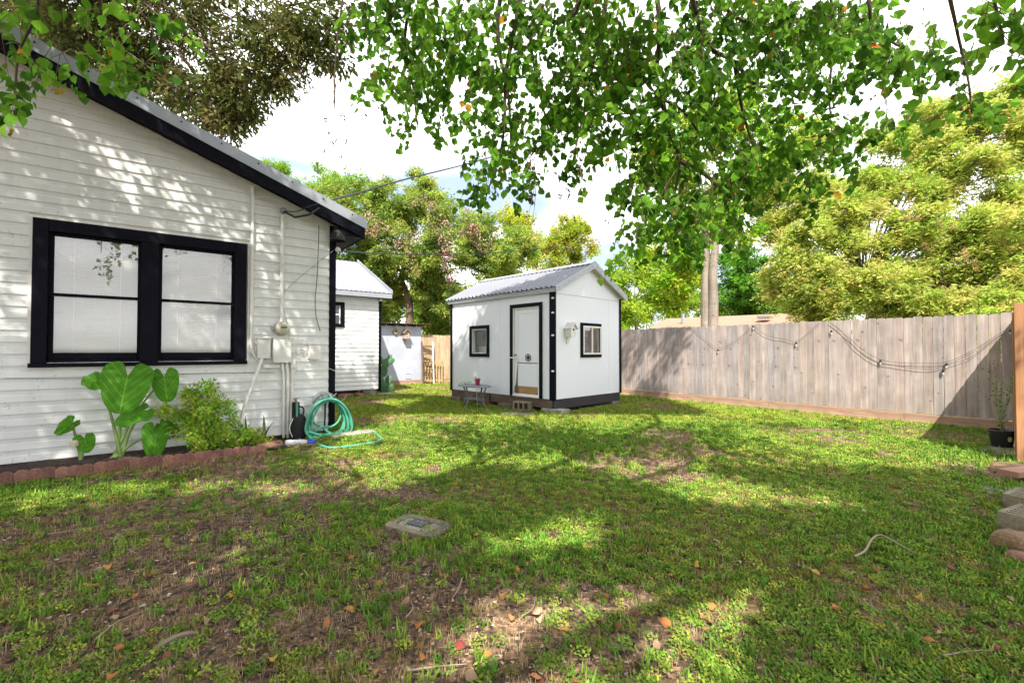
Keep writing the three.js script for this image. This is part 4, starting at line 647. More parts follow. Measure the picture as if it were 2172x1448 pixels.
// ───────────── small things around the shed ─────────────
const put = (g, px, py, turn = 0, y = 0) => { const p = gp(px, py); g.position.set(p.x, y, p.z); g.rotation.y = turn; return g; };
{
  const t = thing('patio_table', 'low oval grey patio table with curved legs against the shed', 'table'); put(t, 1006, 864, S.a + Math.PI / 2); t.scale.setScalar(1.3);
  const top = new THREE.CylinderGeometry(0.36, 0.36, 0.022, 40).scale(1.08, 1, 0.62); mesh('tabletop', top.translate(0, 0.40, 0), M.greyPaint, t);
  mesh('rim', new THREE.TorusGeometry(0.36, 0.013, 8, 48).rotateX(Math.PI / 2).scale(1.08, 1, 0.62).translate(0, 0.40, 0), M.steel, t);
  mesh('shelf', new THREE.CylinderGeometry(0.24, 0.24, 0.016, 32).scale(1.05, 1, 0.6).translate(0, 0.16, 0), M.greyPaint, t);
  for (const [sx, sz] of [[1, 0], [-1, 0], [0, 1], [0, -1]]) mesh('leg', tube([[sx * 0.33, 0.385, sz * 0.19], [sx * 0.27, 0.26, sz * 0.16], [sx * 0.24, 0.16, sz * 0.15], [sx * 0.28, 0.07, sz * 0.18], [sx * 0.36, 0.0, sz * 0.24]], 0.014, 20), M.greyPaint, t);
  const tp = t.position, pot = thing('flower_pot', 'small red flower pot with a seedling on the patio table', 'pot', null, new V3(tp.x + 0.07, 0.536, tp.z - 0.03));
  mesh('pot', lathe([[0, 0], [0.05, 0], [0.065, 0.12], [0.075, 0.12], [0.075, 0.145], [0.062, 0.145], [0.06, 0.12], [0, 0.11]], 22), std(0.36, 0.012, 0.035, 0.4), pot);
  const lv = []; for (let k = 0; k < 9; k++) { const a = k * 2.4, l = 0.05; lv.push(new THREE.CircleGeometry(0.025, 6).scale(1, 0.6, 1).rotateX(-1.0).translate(0, 0, -l).rotateY(a).translate(0, 0.15 + 0.01 * (k % 4), 0)); } mesh('seedling', lv, leafMat(0.10, 0.22, 0.05), pot);
  const pl = thing('trailing_plant', 'sparse trailing plant lying on the patio table', 'plant', null, new V3(tp.x - 0.2, 0.536, tp.z + 0.02));
  const tw = [], tl = []; for (let k = 0; k < 6; k++) { const a = k * 1.1, pts = [new V3(0, 0.0, 0), new V3(Math.cos(a) * 0.07, 0.07, Math.sin(a) * 0.05), new V3(Math.cos(a) * 0.16, 0.03 + 0.02 * (k % 3), Math.sin(a) * 0.1)]; tw.push(tube(pts, 0.003, 8, 5)); for (let i = 0; i < 4; i++) tl.push(new THREE.CircleGeometry(0.016, 6).rotateX(-1.2).rotateY(i).translate(...pts[2].clone().lerp(pts[1], i / 4).toArray())); } mesh('stems', tw, M.stalk, pl); mesh('leaves', tl, leafMat(0.14, 0.26, 0.07), pl);
}
function cinder(label, holes, mat, w = 0.39, h = 0.19, d = 0.19, onTop = false) {
  const n = holes, hw = (w - 0.03 * (n + 1)) / n, hs = []; for (let k = 0; k < n; k++) { const x = -w / 2 + 0.03 + k * (hw + 0.03); hs.push([[x, 0.03], [x + hw, 0.03], [x + hw, (onTop ? d : h) - 0.03], [x, (onTop ? d : h) - 0.03]]); }
  const g = onTop ? prism([[-w / 2, 0], [w / 2, 0], [w / 2, d], [-w / 2, d]], 0, h, hs).rotateX(-Math.PI / 2).translate(0, 0, d / 2) : prism([[-w / 2, 0], [w / 2, 0], [w / 2, h], [-w / 2, h]], -d / 2, d / 2, hs);
  const m = mesh('cinder_block', [g], mat); return tag(m, label, 'cinder block');
}
{
  put(cinder('cinder block with open cells used as a step below the shed door', 3, M.concreteTan), 1108, 873, S.a - Math.PI / 2 + 0.35, 0.04);
  for (const [px, py, a, b, l] of [[1096, 880, 0.36, 0.16, 'flat tan paver under the cinder block step']]) { const m = mesh('paver', cbox(-a, a, -0.01, 0.038, -b, b, 0.01), M.concreteTan); put(m, px, py, S.a - Math.PI / 2 + 0.3); tag(m, l, 'paver'); }
  const st = thing('plant_stake', 'thin metal stake standing in the grass by the shed wall', 'stake'); put(st, 1013, 873); mesh('rod', tube([[0, 0, 0], [-0.02, 0.35, 0], [-0.05, 0.74, -0.02]], 0.006, 10, 6), M.steel, st); mesh('hook', new THREE.TorusGeometry(0.02, 0.004, 6, 12).translate(-0.05, 0.76, -0.02), M.steel, st);
  // ladder, pallet and cactus at the back
  const ld = thing('step_ladder', 'old wooden step ladder leaning on the tan fence', 'ladder', null, BF.out(-2.75, 0, 0.35), BF.a - 0.25);
  for (const x of [-0.22, 0.22]) mesh('side_rail', bx(x - 0.02, x + 0.02, 0, 1.75, -0.04, 0.04).rotateX(-0.14), x < 0 ? M.barkDark : M.white, ld);
  for (let k = 0; k < 5; k++) mesh('step', bx(-0.2, 0.2, 0.25 + k * 0.32, 0.28 + k * 0.32, -0.06, 0.06).rotateX(-0.14), M.barkDark, ld);
  const pa = thing('picket_panel', 'pale yellow picket panel standing by the grey lean-to', 'picket panel', null, L.out(0.12, 0, 0.1), L.a - 0.05);
  for (let k = 0; k < 7; k++) mesh('picket', cbox(k * 0.125, k * 0.125 + 0.045, 0, 0.95, -0.012, 0.012, 0.004), M.paleWood, pa);
  for (const y of [0.12, 0.86]) mesh('crosspiece', bx(-0.02, 0.82, y - 0.04, y + 0.04, -0.036, -0.0125), M.paleWood, pa);
  const cp = gp(815, 833), ca = thing('prickly_pear', 'prickly pear cactus at the corner of the small house', 'cactus', null, cp);
  const cm = std(0.07, 0.17, 0.07, 0.6, { bumpMap: bumpy, bumpScale: 0.004 });
  for (const [x, y, r, tz, ty] of [[0, 0.16, 0.2, 0.1, 0.2], [-0.14, 0.42, 0.19, 0.25, 0.6], [0.12, 0.40, 0.17, -0.35, -0.3], [-0.05, 0.70, 0.19, -0.1, 0.3], [0.06, 0.95, 0.17, -0.3, 0.1], [0.22, 1.02, 0.12, -0.9, 0.5], [-0.1, 1.05, 0.13, 0.4, 1.0], [0.16, 1.14, 0.10, -0.2, 0.2], [-0.22, 0.2, 0.16, 0.6, 0.4], [0.2, 0.14, 0.15, -0.5, 0.9]]) mesh('pad', new THREE.SphereGeometry(r, 16, 12).scale(0.72, 1.05, 0.16).rotateZ(tz).rotateY(ty).translate(x, y, 0.05 * Math.sin(x * 30)), cm, ca);
  const bs = mesh('border_stone', rock(0.34, 0.06, 0.16, 9), M.concreteTan); put(bs, 820, 838, 0.5); tag(bs, 'flat tan stone at the foot of the prickly pear', 'stone');
}
// ───────────── utility cover in the lawn ─────────────
{
  const t = thing('meter_cover', 'concrete meter box with dark plastic lid set in the lawn', 'meter box'); put(t, 887, 1120, -0.52); t.position.y = -0.022;
  const rr2 = (w, d, r) => { const s = new THREE.Shape(); s.moveTo(-w + r, -d); s.lineTo(w - r, -d); s.quadraticCurveTo(w, -d, w, -d + r); s.lineTo(w, d - r); s.quadraticCurveTo(w, d, w - r, d); s.lineTo(-w + r, d); s.quadraticCurveTo(-w, d, -w, d - r); s.lineTo(-w, -d + r); s.quadraticCurveTo(-w, -d, -w + r, -d); return s; };
  const ex = (s, y0, h, b = 0.006) => new THREE.ExtrudeGeometry(s, { depth: h - 2 * b, bevelEnabled: true, bevelSize: b, bevelThickness: b, bevelSegments: 2, curveSegments: 8 }).rotateX(-Math.PI / 2).translate(0, y0 + b, 0);
  const a = rr2(0.235, 0.145, 0.07), hole = rr2(0.175, 0.092, 0.05); a.holes.push(hole);
  mesh('collar', ex(a, -0.05, 0.105), M.concreteTan, t); mesh('lid', ex(rr2(0.165, 0.083, 0.045), -0.04, 0.088, 0.004), M.concrete, t);
  mesh('reading_flap', ex(rr2(0.075, 0.05, 0.012), 0.048, 0.008, 0.002).translate(-0.02, 0, -0.02), std(0.035, 0.035, 0.055, 0.5), t); mesh('hinge_bolts', [cyl(0.008, 0.008, 0.006, -0.03, 0.056, -0.03, 8), cyl(0.008, 0.008, 0.006, 0.01, 0.056, -0.03, 8)], M.steel, t);
}
// ───────────── pile at the right edge ─────────────
{
  const t = thing('nursery_pot', 'black nursery pot with a wispy weed at the end of the fence', 'pot'); put(t, 2126, 952); t.scale.set(0.85, 1.2, 0.85);
  mesh('pot', lathe([[0, 0], [0.12, 0], [0.15, 0.20], [0.165, 0.20], [0.165, 0.225], [0.148, 0.225], [0.145, 0.19], [0, 0.18]], 26), std(0.012, 0.012, 0.014, 0.45), t);
  mesh('price_sticker', new THREE.CylinderGeometry(0.03, 0.03, 0.002, 18).rotateX(Math.PI / 2).translate(0, 0.13, 0.146).rotateY(-0.15), std(0.35, 0.55, 0.25, 0.5), t);
  const st = [], lf = []; for (let k = 0; k < 16; k++) { const a = rr(0, 6.28), s = rr(0.1, 0.34), h = rr(0.3, 0.85), p = [new V3(0, 0.18, 0), new V3(Math.cos(a) * s * 0.5, 0.2 + h * 0.6, Math.sin(a) * s * 0.5), new V3(Math.cos(a) * s, 0.2 + h, Math.sin(a) * s)]; st.push(tube(p, 0.0025, 10, 5)); const c = new THREE.CatmullRomCurve3(p); for (let i = 2; i < 22; i++) lf.push(new THREE.CircleGeometry(rr(0.009, 0.02), 5).scale(1, 0.6, 1).rotateX(rr(-2, 2)).rotateY(rr(0, 6)).translate(...c.getPoint(i / 22).add(new V3(rr(-0.025, 0.025), 0, rr(-0.025, 0.025))).toArray())); }
  mesh('stems', st, M.stalk, t); const l = mesh('foliage', lf, leafMat(0.08, 0.16, 0.05), t); l.userData.kind = 'stuff';
  const pile = (label, px, py, rx, ry, rz, s, mat, turn = 0) => { const m = mesh('pile_stone', rock(rx, ry, rz, s), mat); put(m, px, py, turn, -0.01); tag(m, label, 'stone'); };
  pile('flat grey stone under the black nursery pot', 2140, 957, 0.42, 0.035, 0.22, 3, M.greyStone, 0.4);
  pile('flat broken sandstone slab in front of the brown post', 2150, 1000, 0.30, 0.07, 0.18, 7, M.sandstone, 0.7);
  pile('wide pale stone slab lying flat in the lawn beside the cinder blocks', 2120, 1040, 0.22, 0.02, 0.16, 12, M.greyStone, 0.5);
  pile('large rounded sandstone rock below the cinder blocks', 2160, 1165, 0.16, 0.10, 0.12, 21, M.sandstone, 0.3);
  pile('small brown rock beside the large rounded sandstone', 2168, 1190, 0.08, 0.05, 0.07, 25, M.redRock, 0.9);
  const b = mesh('loose_brick', cbox(-0.2, 0.2, 0, 0.06, -0.09, 0.09, 0.006), std(0.30, 0.15, 0.10, 0.9, { map: mottle, bumpMap: bumpy, bumpScale: 0.003 })); put(b, 2166, 1018, 0.25, 0.055); tag(b, 'reddish flat brick lying on the sandstone by the post', 'brick');
  put(cinder('slotted concrete block in the right hand pile, farther one by the pale slab', 6, M.concreteTan, 0.40, 0.14, 0.20, true), 2180, 1080, 0.5);
  put(cinder('slotted concrete block in the right hand pile, next to the rounded rock', 6, M.concreteTan, 0.40, 0.17, 0.20, true), 2182, 1132, 0.45);
}
// ───────────── neighbour's roof beyond the fence ─────────────
{
  const a = at(1372, 690, 33), b = at(1712, 690, 27), ridgeA = at(1445, 673, 36), dx = b.x - a.x, dz = b.z - a.z, an = Math.atan2(-dz, dx), len = Math.hypot(dx, dz);
  const t = thing('neighbour_house', 'low house with brown shingle roof beyond the long fence', 'house', null, new V3(a.x, 0, a.z), an), e = at(1690, 690, 27).y, top = 3.85, eb = 2.8;
  const g0 = prism([[0.6, 0], [0.6, eb], [-4, eb + 0.1], [-8.6, eb], [-8.6, 0]], 0, 0.1);
  mesh('wall', [bx(0.2, len - 0.4, 0, eb, -8, -0.4), prism([[0.4, eb], [8, eb], [4.2, top - 0.1]], 0, 0.1).rotateY(Math.PI / 2).translate(len - 0.5, 0, 0)], M.offwhite, t);
  const rf = mesh('roof', [prism([[-0.2, eb - 0.05], [4.2, top - 0.05], [4.2, top + 0.05], [-0.2, eb + 0.05]], 0, len + 0.1).rotateY(Math.PI / 2), prism([[8.6, eb - 0.05], [8.6, eb + 0.05], [4.2, top + 0.05], [4.2, top - 0.05]], 0, len + 0.1).rotateY(Math.PI / 2)], M.shingle, t);
  mesh('rake_trim', [prism([[-0.2, eb - 0.2], [4.2, top - 0.2], [4.2, top + 0.02], [-0.2, eb + 0.02]], 0, 0.05).rotateY(Math.PI / 2).translate(len + 0.1, 0, 0), prism([[8.6, eb - 0.2], [8.6, eb + 0.02], [4.2, top + 0.02], [4.2, top - 0.2]], 0, 0.05).rotateY(Math.PI / 2).translate(len + 0.1, 0, 0)], M.white, rf);
  mesh('vent_pipe', [cyl(0.13, 0.13, 0.95, 2.1, 3.15, -1.6, 14), cyl(0.19, 0.08, 0.12, 2.1, 4.1, -1.6, 14)], M.galv, rf);
  mesh('roof_vent', [bx(7.0, 7.7, 3.45, 3.6, -1.9, -1.0).rotateZ(0.0)], M.steel, rf);
}

// ───────────── foliage ─────────────
function leafGeo(l, w, fold = 0.25, shape = 'lance') {       // from the origin along +y, face +z
  const o = shape === 'tallow' ? [[0.0, 0], [0.42, 0.22], [0.5, 0.42], [0.30, 0.68], [0.10, 0.86], [0, 1.0]] : [[0, 0], [0.36, 0.22], [0.5, 0.48], [0.34, 0.76], [0, 1]];
  const P = [], U = []; for (const s of [-1, 1]) for (let i = 0; i + 1 < o.length; i++) {
    const a = o[i], b = o[i + 1], v = [[0, a[1]], [s * a[0], a[1]], [s * b[0], b[1]], [0, b[1]]].map(([x, y]) => [x * w, y * l, -Math.abs(x) * w * fold - 0.12 * l * y * y]);
    const tri = (p, q, r) => { for (const k of s > 0 ? [p, q, r] : [p, r, q]) { P.push(...v[k]); U.push(v[k][0] / w + 0.5, v[k][1] / l); } };
    if (a[0] > 0) tri(0, 1, 2); if (b[0] > 0 || i === o.length - 2) { if (b[0] > 0) tri(0, 2, 3); }
  }
  const g = new THREE.BufferGeometry(); g.setAttribute('position', new THREE.Float32BufferAttribute(P, 3)); g.setAttribute('uv', new THREE.Float32BufferAttribute(U, 2)); g.computeVertexNormals(); return g;
}
function quadLeaf(l, w) { const P = [0, 0, 0, w / 2, l * 0.45, -w * 0.12, 0, l, -l * 0.1, 0, 0, 0, 0, l, -l * 0.1, -w / 2, l * 0.45, -w * 0.12], g = new THREE.BufferGeometry(); g.setAttribute('position', new THREE.Float32BufferAttribute(P, 3)); g.setAttribute('uv', new THREE.Float32BufferAttribute([0, 0, 1, 0.5, 0, 1, 0, 0, 0, 1, 1, 0.5], 2)); g.computeVertexNormals(); return g; }
const Q = new THREE.Quaternion(), E = new THREE.Euler(), UPV = new V3(0, 1, 0);
function clumpGeo(n, R, l, w, droop = 0.3, kind = 'round') {
  const out = []; for (let i = 0; i < n; i++) {
    const d = new V3(gauss(), gauss() * 0.8, gauss()).normalize(), p = d.clone().multiplyScalar(R * Math.pow(rnd(), 0.55)); const dir = d.clone().add(new V3(rr(-0.7, 0.7), rr(-0.6, 0.5) - droop, rr(-0.7, 0.7))).normalize(), s = rr(0.7, 1.25);
    Q.setFromUnitVectors(UPV, dir); out.push(quadLeaf(l * s, w * s).rotateY(rr(0, 6.28)).applyQuaternion(Q).translate(p.x, p.y, p.z));
    if (kind === 'pinnate') for (let k = 1; k < 6; k++) for (const sgn of [-1, 1]) { const q = quadLeaf(l * s * 0.6, w * s * 0.55).rotateZ(sgn * 1.1).translate(0, l * s * 0.42 * k * 0.6, 0).rotateY(i).applyQuaternion(Q).translate(p.x, p.y, p.z); out.push(q); }
  } return mergeGeometries(out);
}
function instanced(name, geo, mat, mats, cols, parent) {
  const m = new THREE.InstancedMesh(geo, mat, mats.length); m.name = parent ? name : numbered(name); m.castShadow = m.receiveShadow = true;
  mats.forEach((x, i) => m.setMatrixAt(i, x)); if (cols) cols.forEach((c, i) => m.setColorAt(i, c)); m.userData.kind = 'stuff'; (parent || scene).add(m); return m;
}
const col = (r, g, b) => new THREE.Color().setRGB(r, g, b);
const mat4 = (p, e, s) => new THREE.Matrix4().compose(p, new THREE.Quaternion().setFromEuler(e), s);
const tint = (c, v = 0.2) => { const k = 1 + rr(-v, v); return col(c[0] * k * (1 + rr(-0.12, 0.12)), c[1] * k, c[2] * k); };
const deadMat = std(0.40, 0.20, 0.13, 0.9);

const clumpA = clumpGeo(46, 0.27, 0.15, 0.085), clumpB = clumpGeo(50, 0.28, 0.16, 0.07, 0.5), clumpF = clumpGeo(30, 0.30, 0.19, 0.075, 0.15), sprayF = clumpGeo(13, 0.15, 0.17, 0.06, 0.25), clumpO = clumpGeo(17, 0.24, 0.16, 0.058, 0.5), clumpP = clumpGeo(10, 0.30, 0.30, 0.06, 0.5, 'pinnate');
function tree({ name, label, group, base, trunk, r, bark, lobes, geo, pal, dens = 1, gap = 0.42, tr = 0.4, fork = 0.55, scale = 1, thin = 1, sub = 0.55, freq = 1.1, flat = 1, split = 1, spray = 0 }) {
  const t = thing(name, label, 'tree', group, base), L0 = lobes.map(([px, py, d, rx, ry]) => ({ c: at(px, py, d).sub(base), rx, ry: ry || rx * 0.85 }));
  if (split > 1) { const o = L0.splice(0); for (const q of o) for (let k = 0; k < split; k++) { const d = new V3(gauss(), gauss(), gauss()).normalize(), f = rr(0.2, 0.95); L0.push({ c: q.c.clone().add(new V3(d.x * q.rx * f, d.y * q.ry * f, d.z * q.rx * f)), rx: q.rx * rr(0.3, 0.75), ry: q.rx * rr(0.35, 0.8) }); } }
  const topP = trunk.map(p => p.clone().sub(base));
  mesh('trunk', taper([new V3(0, -0.1, 0), ...topP], r, r * fork, 14, 12), bark, t);
  const end = topP[topP.length - 1];
  const mats = [], cols = [];
  L0.forEach((q, i) => {
    const g = [], from = i % 3 === 1 && topP.length > 1 ? topP[topP.length - 2].clone().lerp(end, 0.5) : end, md = from.clone().lerp(q.c, 0.5).add(new V3(rr(-0.4, 0.4), 0.12 * from.distanceTo(q.c), rr(-0.4, 0.4)));
    g.push(taper([from, md, q.c], (r * 0.3 * fork + 0.015) * thin, 0.02 * thin, 10, 6));
    for (let k = 0; k < 6; k++) { const d = new V3(gauss(), gauss(), gauss()).normalize(); g.push(taper([q.c.clone().lerp(md, 0.3 * rnd()), q.c.clone().add(new V3(d.x * q.rx * 0.45, d.y * q.ry * 0.35 + 0.1, d.z * q.rx * 0.45)), q.c.clone().add(new V3(d.x * q.rx * 0.9, d.y * q.ry * 0.9, d.z * q.rx * 0.9))], 0.018, 0.005, 6, 4)); }
    mesh('limb', g, bark, t);
    const n = Math.round(9 + dens * 125 * q.rx * (q.rx + q.ry) / 2 / (scale * scale));
    if (spray) {                                            // arching branchlets with small sprays along them
      for (let k = 0, nb = Math.round(spray * q.rx * q.rx) + 14; k < nb; k++) {
        const d = new V3(gauss(), gauss() * 0.8 + 0.25, gauss()).normalize(), len = Math.max(0.55, q.rx) * rr(0.6, 1.45), side = new V3(gauss(), gauss(), gauss()).multiplyScalar(0.12 * len), hue = pal();
        for (let u = 0.18; u < 1; u += 0.115 / len) { if (rnd() < 0.12) continue; const p = q.c.clone().addScaledVector(d, len * u).addScaledVector(side, Math.sin(u * 3)).add(new V3(rr(-0.11, 0.11), -0.28 * len * u * u + rr(-0.1, 0.1), rr(-0.11, 0.11))), s = rr(0.75, 1.3) * (1.1 - 0.3 * u); mats.push(mat4(p, E.set(rr(-0.5, 0.5), rr(0, 6.28), rr(-0.5, 0.5)), new V3(s, s * 0.8, s))); cols.push(tint(hue, 0.25)); }
      }
      return;
    }
    const subs = []; for (let k = 0; k < 7; k++) { const d = new V3(gauss(), gauss(), gauss()).normalize(), f = rr(0.7, 1.12); subs.push({ p: q.c.clone().add(new V3(d.x * q.rx * f, d.y * q.ry * f, d.z * q.rx * f)), r: q.rx * rr(0.22, 0.45) }); }
    for (let k = 0; k < n; k++) {
      const d = new V3(gauss(), gauss(), gauss()).normalize(), sb = rnd() < sub ? pick(subs) : null, f = Math.pow(rnd(), 0.45), p = sb ? sb.p.clone().add(new V3(d.x * sb.r * f, d.y * sb.r * f * 0.8, d.z * sb.r * f)) : q.c.clone().add(new V3(d.x * q.rx * f * 0.9, d.y * q.ry * f * 0.9, d.z * q.rx * f * 0.9));
      if (fbm3(p.x * freq, p.y * freq, p.z * freq, 91) < gap) continue;
      const s = scale * rr(0.7, 1.25); mats.push(mat4(p, E.set(rr(-0.5, 0.5), rr(0, 6.28), rr(-0.5, 0.5)), new V3(s, s * flat * rr(0.7, 1), s))); cols.push(tint(pal(p, q)));
    }
  });
  instanced('crown', geo, leafMat(1, 1, 1, tr), mats, cols, t);
  return t;
}
const mixP = (...cs) => () => { const a = pick(cs); return a; };
const onGround = (px, d) => { const p = at(px, 742, d); p.y = 0; return p; };
{
  // tree with brown seed clusters, behind the lean-to
  const b = onGround(858, 23), T = tree({ name: 'seed_pod_tree', label: 'leafy green tree with brown hanging seed clusters behind the grey lean-to', base: b, trunk: [at(868, 640, 23), at(850, 590, 23), at(862, 560, 23)], r: 0.26, bark: M.bark, geo: clumpB, tr: 0.4, gap: 0.40, dens: 1.15, scale: 0.95,
    lobes: [[690, 432, 23, 1.4], [770, 425, 24, 1.5], [850, 440, 24, 1.6], [935, 450, 24, 1.5], [1010, 490, 23, 1.4], [760, 500, 22.5, 1.5], [850, 520, 22, 1.6], [940, 535, 22, 1.5], [1040, 560, 23, 1.5], [1100, 520, 24, 1.3], [800, 580, 22.5, 1.3], [905, 610, 23, 1.3], [970, 640, 22.5, 1.2], [735, 550, 23, 1.3], [1080, 610, 24, 1.3], [820, 650, 23.5, 1.1], [930, 680, 24, 1.0], [890, 405, 25, 1.1]],
    pal: mixP([0.24, 0.33, 0.05], [0.31, 0.40, 0.06], [0.19, 0.28, 0.05], [0.36, 0.40, 0.075], [0.13, 0.22, 0.04]) });
  const sm = std(0.27, 0.14, 0.10, 0.9), sm2 = std(0.36, 0.22, 0.17, 0.9);
  const pod = (() => { const o = []; for (let k = 0; k < 150; k++) { const u = rnd(), a = rr(0, 6.28), w = 0.26 * Math.sin(Math.PI * Math.pow(u, 0.7)) + 0.03; o.push(quadLeaf(0.085, 0.06).rotateX(rr(-3, 3)).rotateY(rr(0, 6)).translate(Math.cos(a) * w * Math.sqrt(rnd()) + 0.35 * u * u, -1.25 * u, Math.sin(a) * w * Math.sqrt(rnd()))); } return mergeGeometries(o); })();
  for (const [px, py, s, rz] of [[775, 465, 0.9, 0.9], [800, 500, 0.9, 1.2], [760, 480, 0.7, 0.6], [885, 505, 0.9, 0.8], [915, 440, 1.1, 0.2], [945, 480, 0.9, 0], [940, 510, 0.8, -0.2], [1000, 487, 0.9, 0.6], [1012, 495, 0.8, 1.1], [865, 545, 0.8, 0.2], [942, 545, 1.1, -0.6], [990, 455, 0.6, 0.2], [905, 430, 0.6, 0.9], [730, 510, 0.6, 0.3], [1045, 520, 0.5, 0.5]]) { const p = at(px, py - 14, 19.8 + rr(-0.3, 0.2)).sub(b), m = mesh('seed_cluster', pod, rnd() < 0.5 ? sm : sm2, T, true); m.position.copy(p); m.scale.setScalar(s * 1.25); m.rotation.set(0, rr(0, 6), rz * 0.8); }
  tree({ name: 'slender_tree', label: 'slender pale green tree rising behind the roof of the main house', base: onGround(655, 30), trunk: [at(660, 520, 30), at(655, 440, 30)], r: 0.2, bark: M.bark, geo: clumpA, gap: 0.45, dens: 0.8, lobes: [[640, 400, 30, 1.3], [690, 395, 30, 1.3], [735, 385, 30, 1.3], [575, 360, 31, 1.0], [560, 385, 31, 1.2], [700, 430, 29, 1.4], [620, 440, 30, 1.5]], pal: mixP([0.168, 0.351, 0.031], [0.252, 0.407, 0.039], [0.302, 0.407, 0.046]) });
  tree({ name: 'autumn_tree', label: 'yellowish tree with reddish twigs above the shed roof', base: onGround(1195, 31), trunk: [at(1195, 650, 31), at(1200, 580, 31)], r: 0.22, bark: M.bark, geo: clumpA, gap: 0.46, dens: 0.85, lobes: [[1205, 480, 31, 1.3], [1180, 520, 31, 1.4], [1225, 530, 31, 1.3], [1140, 545, 31, 1.3], [1200, 580, 31, 1.6], [1110, 480, 32, 1.2], [1080, 460, 33, 1.1], [1150, 610, 31, 1.6], [1245, 590, 31, 1.1], [1050, 640, 30, 1.6], [1115, 660, 30, 1.5]], pal: mixP([0.370, 0.444, 0.035], [0.286, 0.407, 0.031], [0.454, 0.351, 0.054], [0.437, 0.480, 0.046]) });
  tree({ name: 'light_tree', label: 'light yellow green tree with bare white branches right of the shed', base: onGround(1350, 28), trunk: [at(1350, 690, 28), at(1345, 640, 28)], r: 0.18, bark: M.barkPale, geo: clumpF, gap: 0.40, dens: 1.0, tr: 0.45, scale: 1.3, lobes: [[1300, 600, 28, 1.2], [1345, 580, 28, 1.3], [1395, 610, 28, 1.4], [1330, 650, 28, 1.4], [1415, 630, 29, 1.2], [1285, 640, 28, 1.1], [1370, 560, 29, 1.0], [1440, 590, 29, 1.3], [1300, 690, 28, 1.1]], pal: mixP([0.336, 0.480, 0.035], [0.403, 0.517, 0.046], [0.269, 0.425, 0.031]) });
  tree({ name: 'dark_tree', label: 'dark green dense tree behind the forked pale trunk', base: onGround(1610, 39), trunk: [at(1610, 690, 39), at(1612, 640, 39)], r: 0.3, bark: M.barkDark, geo: clumpB, gap: 0.34, dens: 0.5, scale: 1.5, tr: 0.25, lobes: [[1560, 565, 39, 2.0], [1620, 550, 39, 2.2], [1660, 600, 39, 2.2], [1600, 620, 38, 2.3], [1545, 630, 39, 2.2], [1690, 650, 39, 2.3], [1630, 660, 38, 2.3], [1700, 580, 40, 2.0]], pal: mixP([0.067, 0.185, 0.015], [0.101, 0.259, 0.019], [0.050, 0.148, 0.012]) });
  const fb = onGround(1497, 16.8);
  const ft = tree({ name: 'forked_trunk_tree', label: 'tree with pale forked trunk standing right behind the long fence', base: fb, trunk: [at(1497, 700, 16.8), at(1496, 610, 16.8), at(1498, 540, 16.8), at(1494, 440, 16.9)], r: 0.19, fork: 0.7, bark: M.barkPale, geo: clumpA, gap: 0.46, dens: 0.85, tr: 0.45, lobes: [[1455, 560, 17, 0.8], [1430, 600, 17.4, 0.8], [1500, 470, 17, 1.0], [1420, 510, 17.2, 0.9], [1570, 480, 17.5, 0.9], [1480, 390, 17, 1.2], [1390, 350, 17.3, 1.1], [1570, 370, 17.3, 1.2], [1450, 290, 17, 1.2], [1540, 250, 17, 1.3], [1620, 300, 17.4, 1.1]], pal: mixP([0.235, 0.444, 0.023], [0.336, 0.517, 0.031], [0.168, 0.370, 0.023], [0.437, 0.480, 0.039]) });
  mesh('second_stem', taper([at(1513, 705, 16.6), at(1514, 640, 16.6), at(1513, 570, 16.6), at(1524, 480, 16.6)].map(p => p.sub(fb)), 0.18, 0.13, 12, 12), M.barkPale, ft);
  tree({ name: 'feathery_tree', label: 'big feathery yellow green tree spreading above the long fence', base: onGround(1853, 17.5), trunk: [at(1853, 690, 17.5), at(1850, 640, 17.5), at(1830, 600, 17.5)], r: 0.34, bark: M.barkPale, geo: sprayF, spray: 34, tr: 0.5, split: 6, thin: 0.3, lobes: [[1700, 600, 17, 1.2], [1765, 560, 16.5, 1.3], [1695, 505, 17, 1.1], [1800, 625, 16, 1.1], [1880, 600, 16, 1.3], [1965, 600, 16, 1.3], [2050, 590, 15.5, 1.3], [2130, 580, 15, 1.3], [1780, 470, 17, 1.2], [1860, 480, 16.5, 1.3], [1950, 500, 16, 1.3], [2040, 480, 16, 1.3], [2120, 470, 15, 1.3], [1760, 385, 17.5, 1.1], [1850, 390, 17, 1.2], [1940, 385, 16.5, 1.2], [2030, 355, 16, 1.2], [2125, 360, 15.5, 1.2], [1985, 270, 16.5, 1.1], [2075, 260, 16, 1.1], [2150, 240, 15.5, 1.1], [1900, 300, 17, 1.0], [1690, 425, 18, 1.0], [1650, 470, 18.5, 1.1], [1620, 410, 19, 1.1], [1660, 340, 19, 1.1], [1730, 300, 19, 1.1], [2210, 600, 14.5, 1.4], [2220, 470, 15, 1.4], [2000, 650, 15.5, 1.2], [1930, 655, 16, 1.1], [1735, 655, 17, 1.0], [2110, 655, 14.5, 1.2], [2230, 340, 15.5, 1.4]], pal: mixP([0.50, 0.58, 0.11], [0.42, 0.54, 0.09], [0.58, 0.62, 0.16], [0.36, 0.48, 0.08], [0.60, 0.56, 0.16]) });
  const ft2 = scene.children.find(o => o.name === 'feathery_tree');
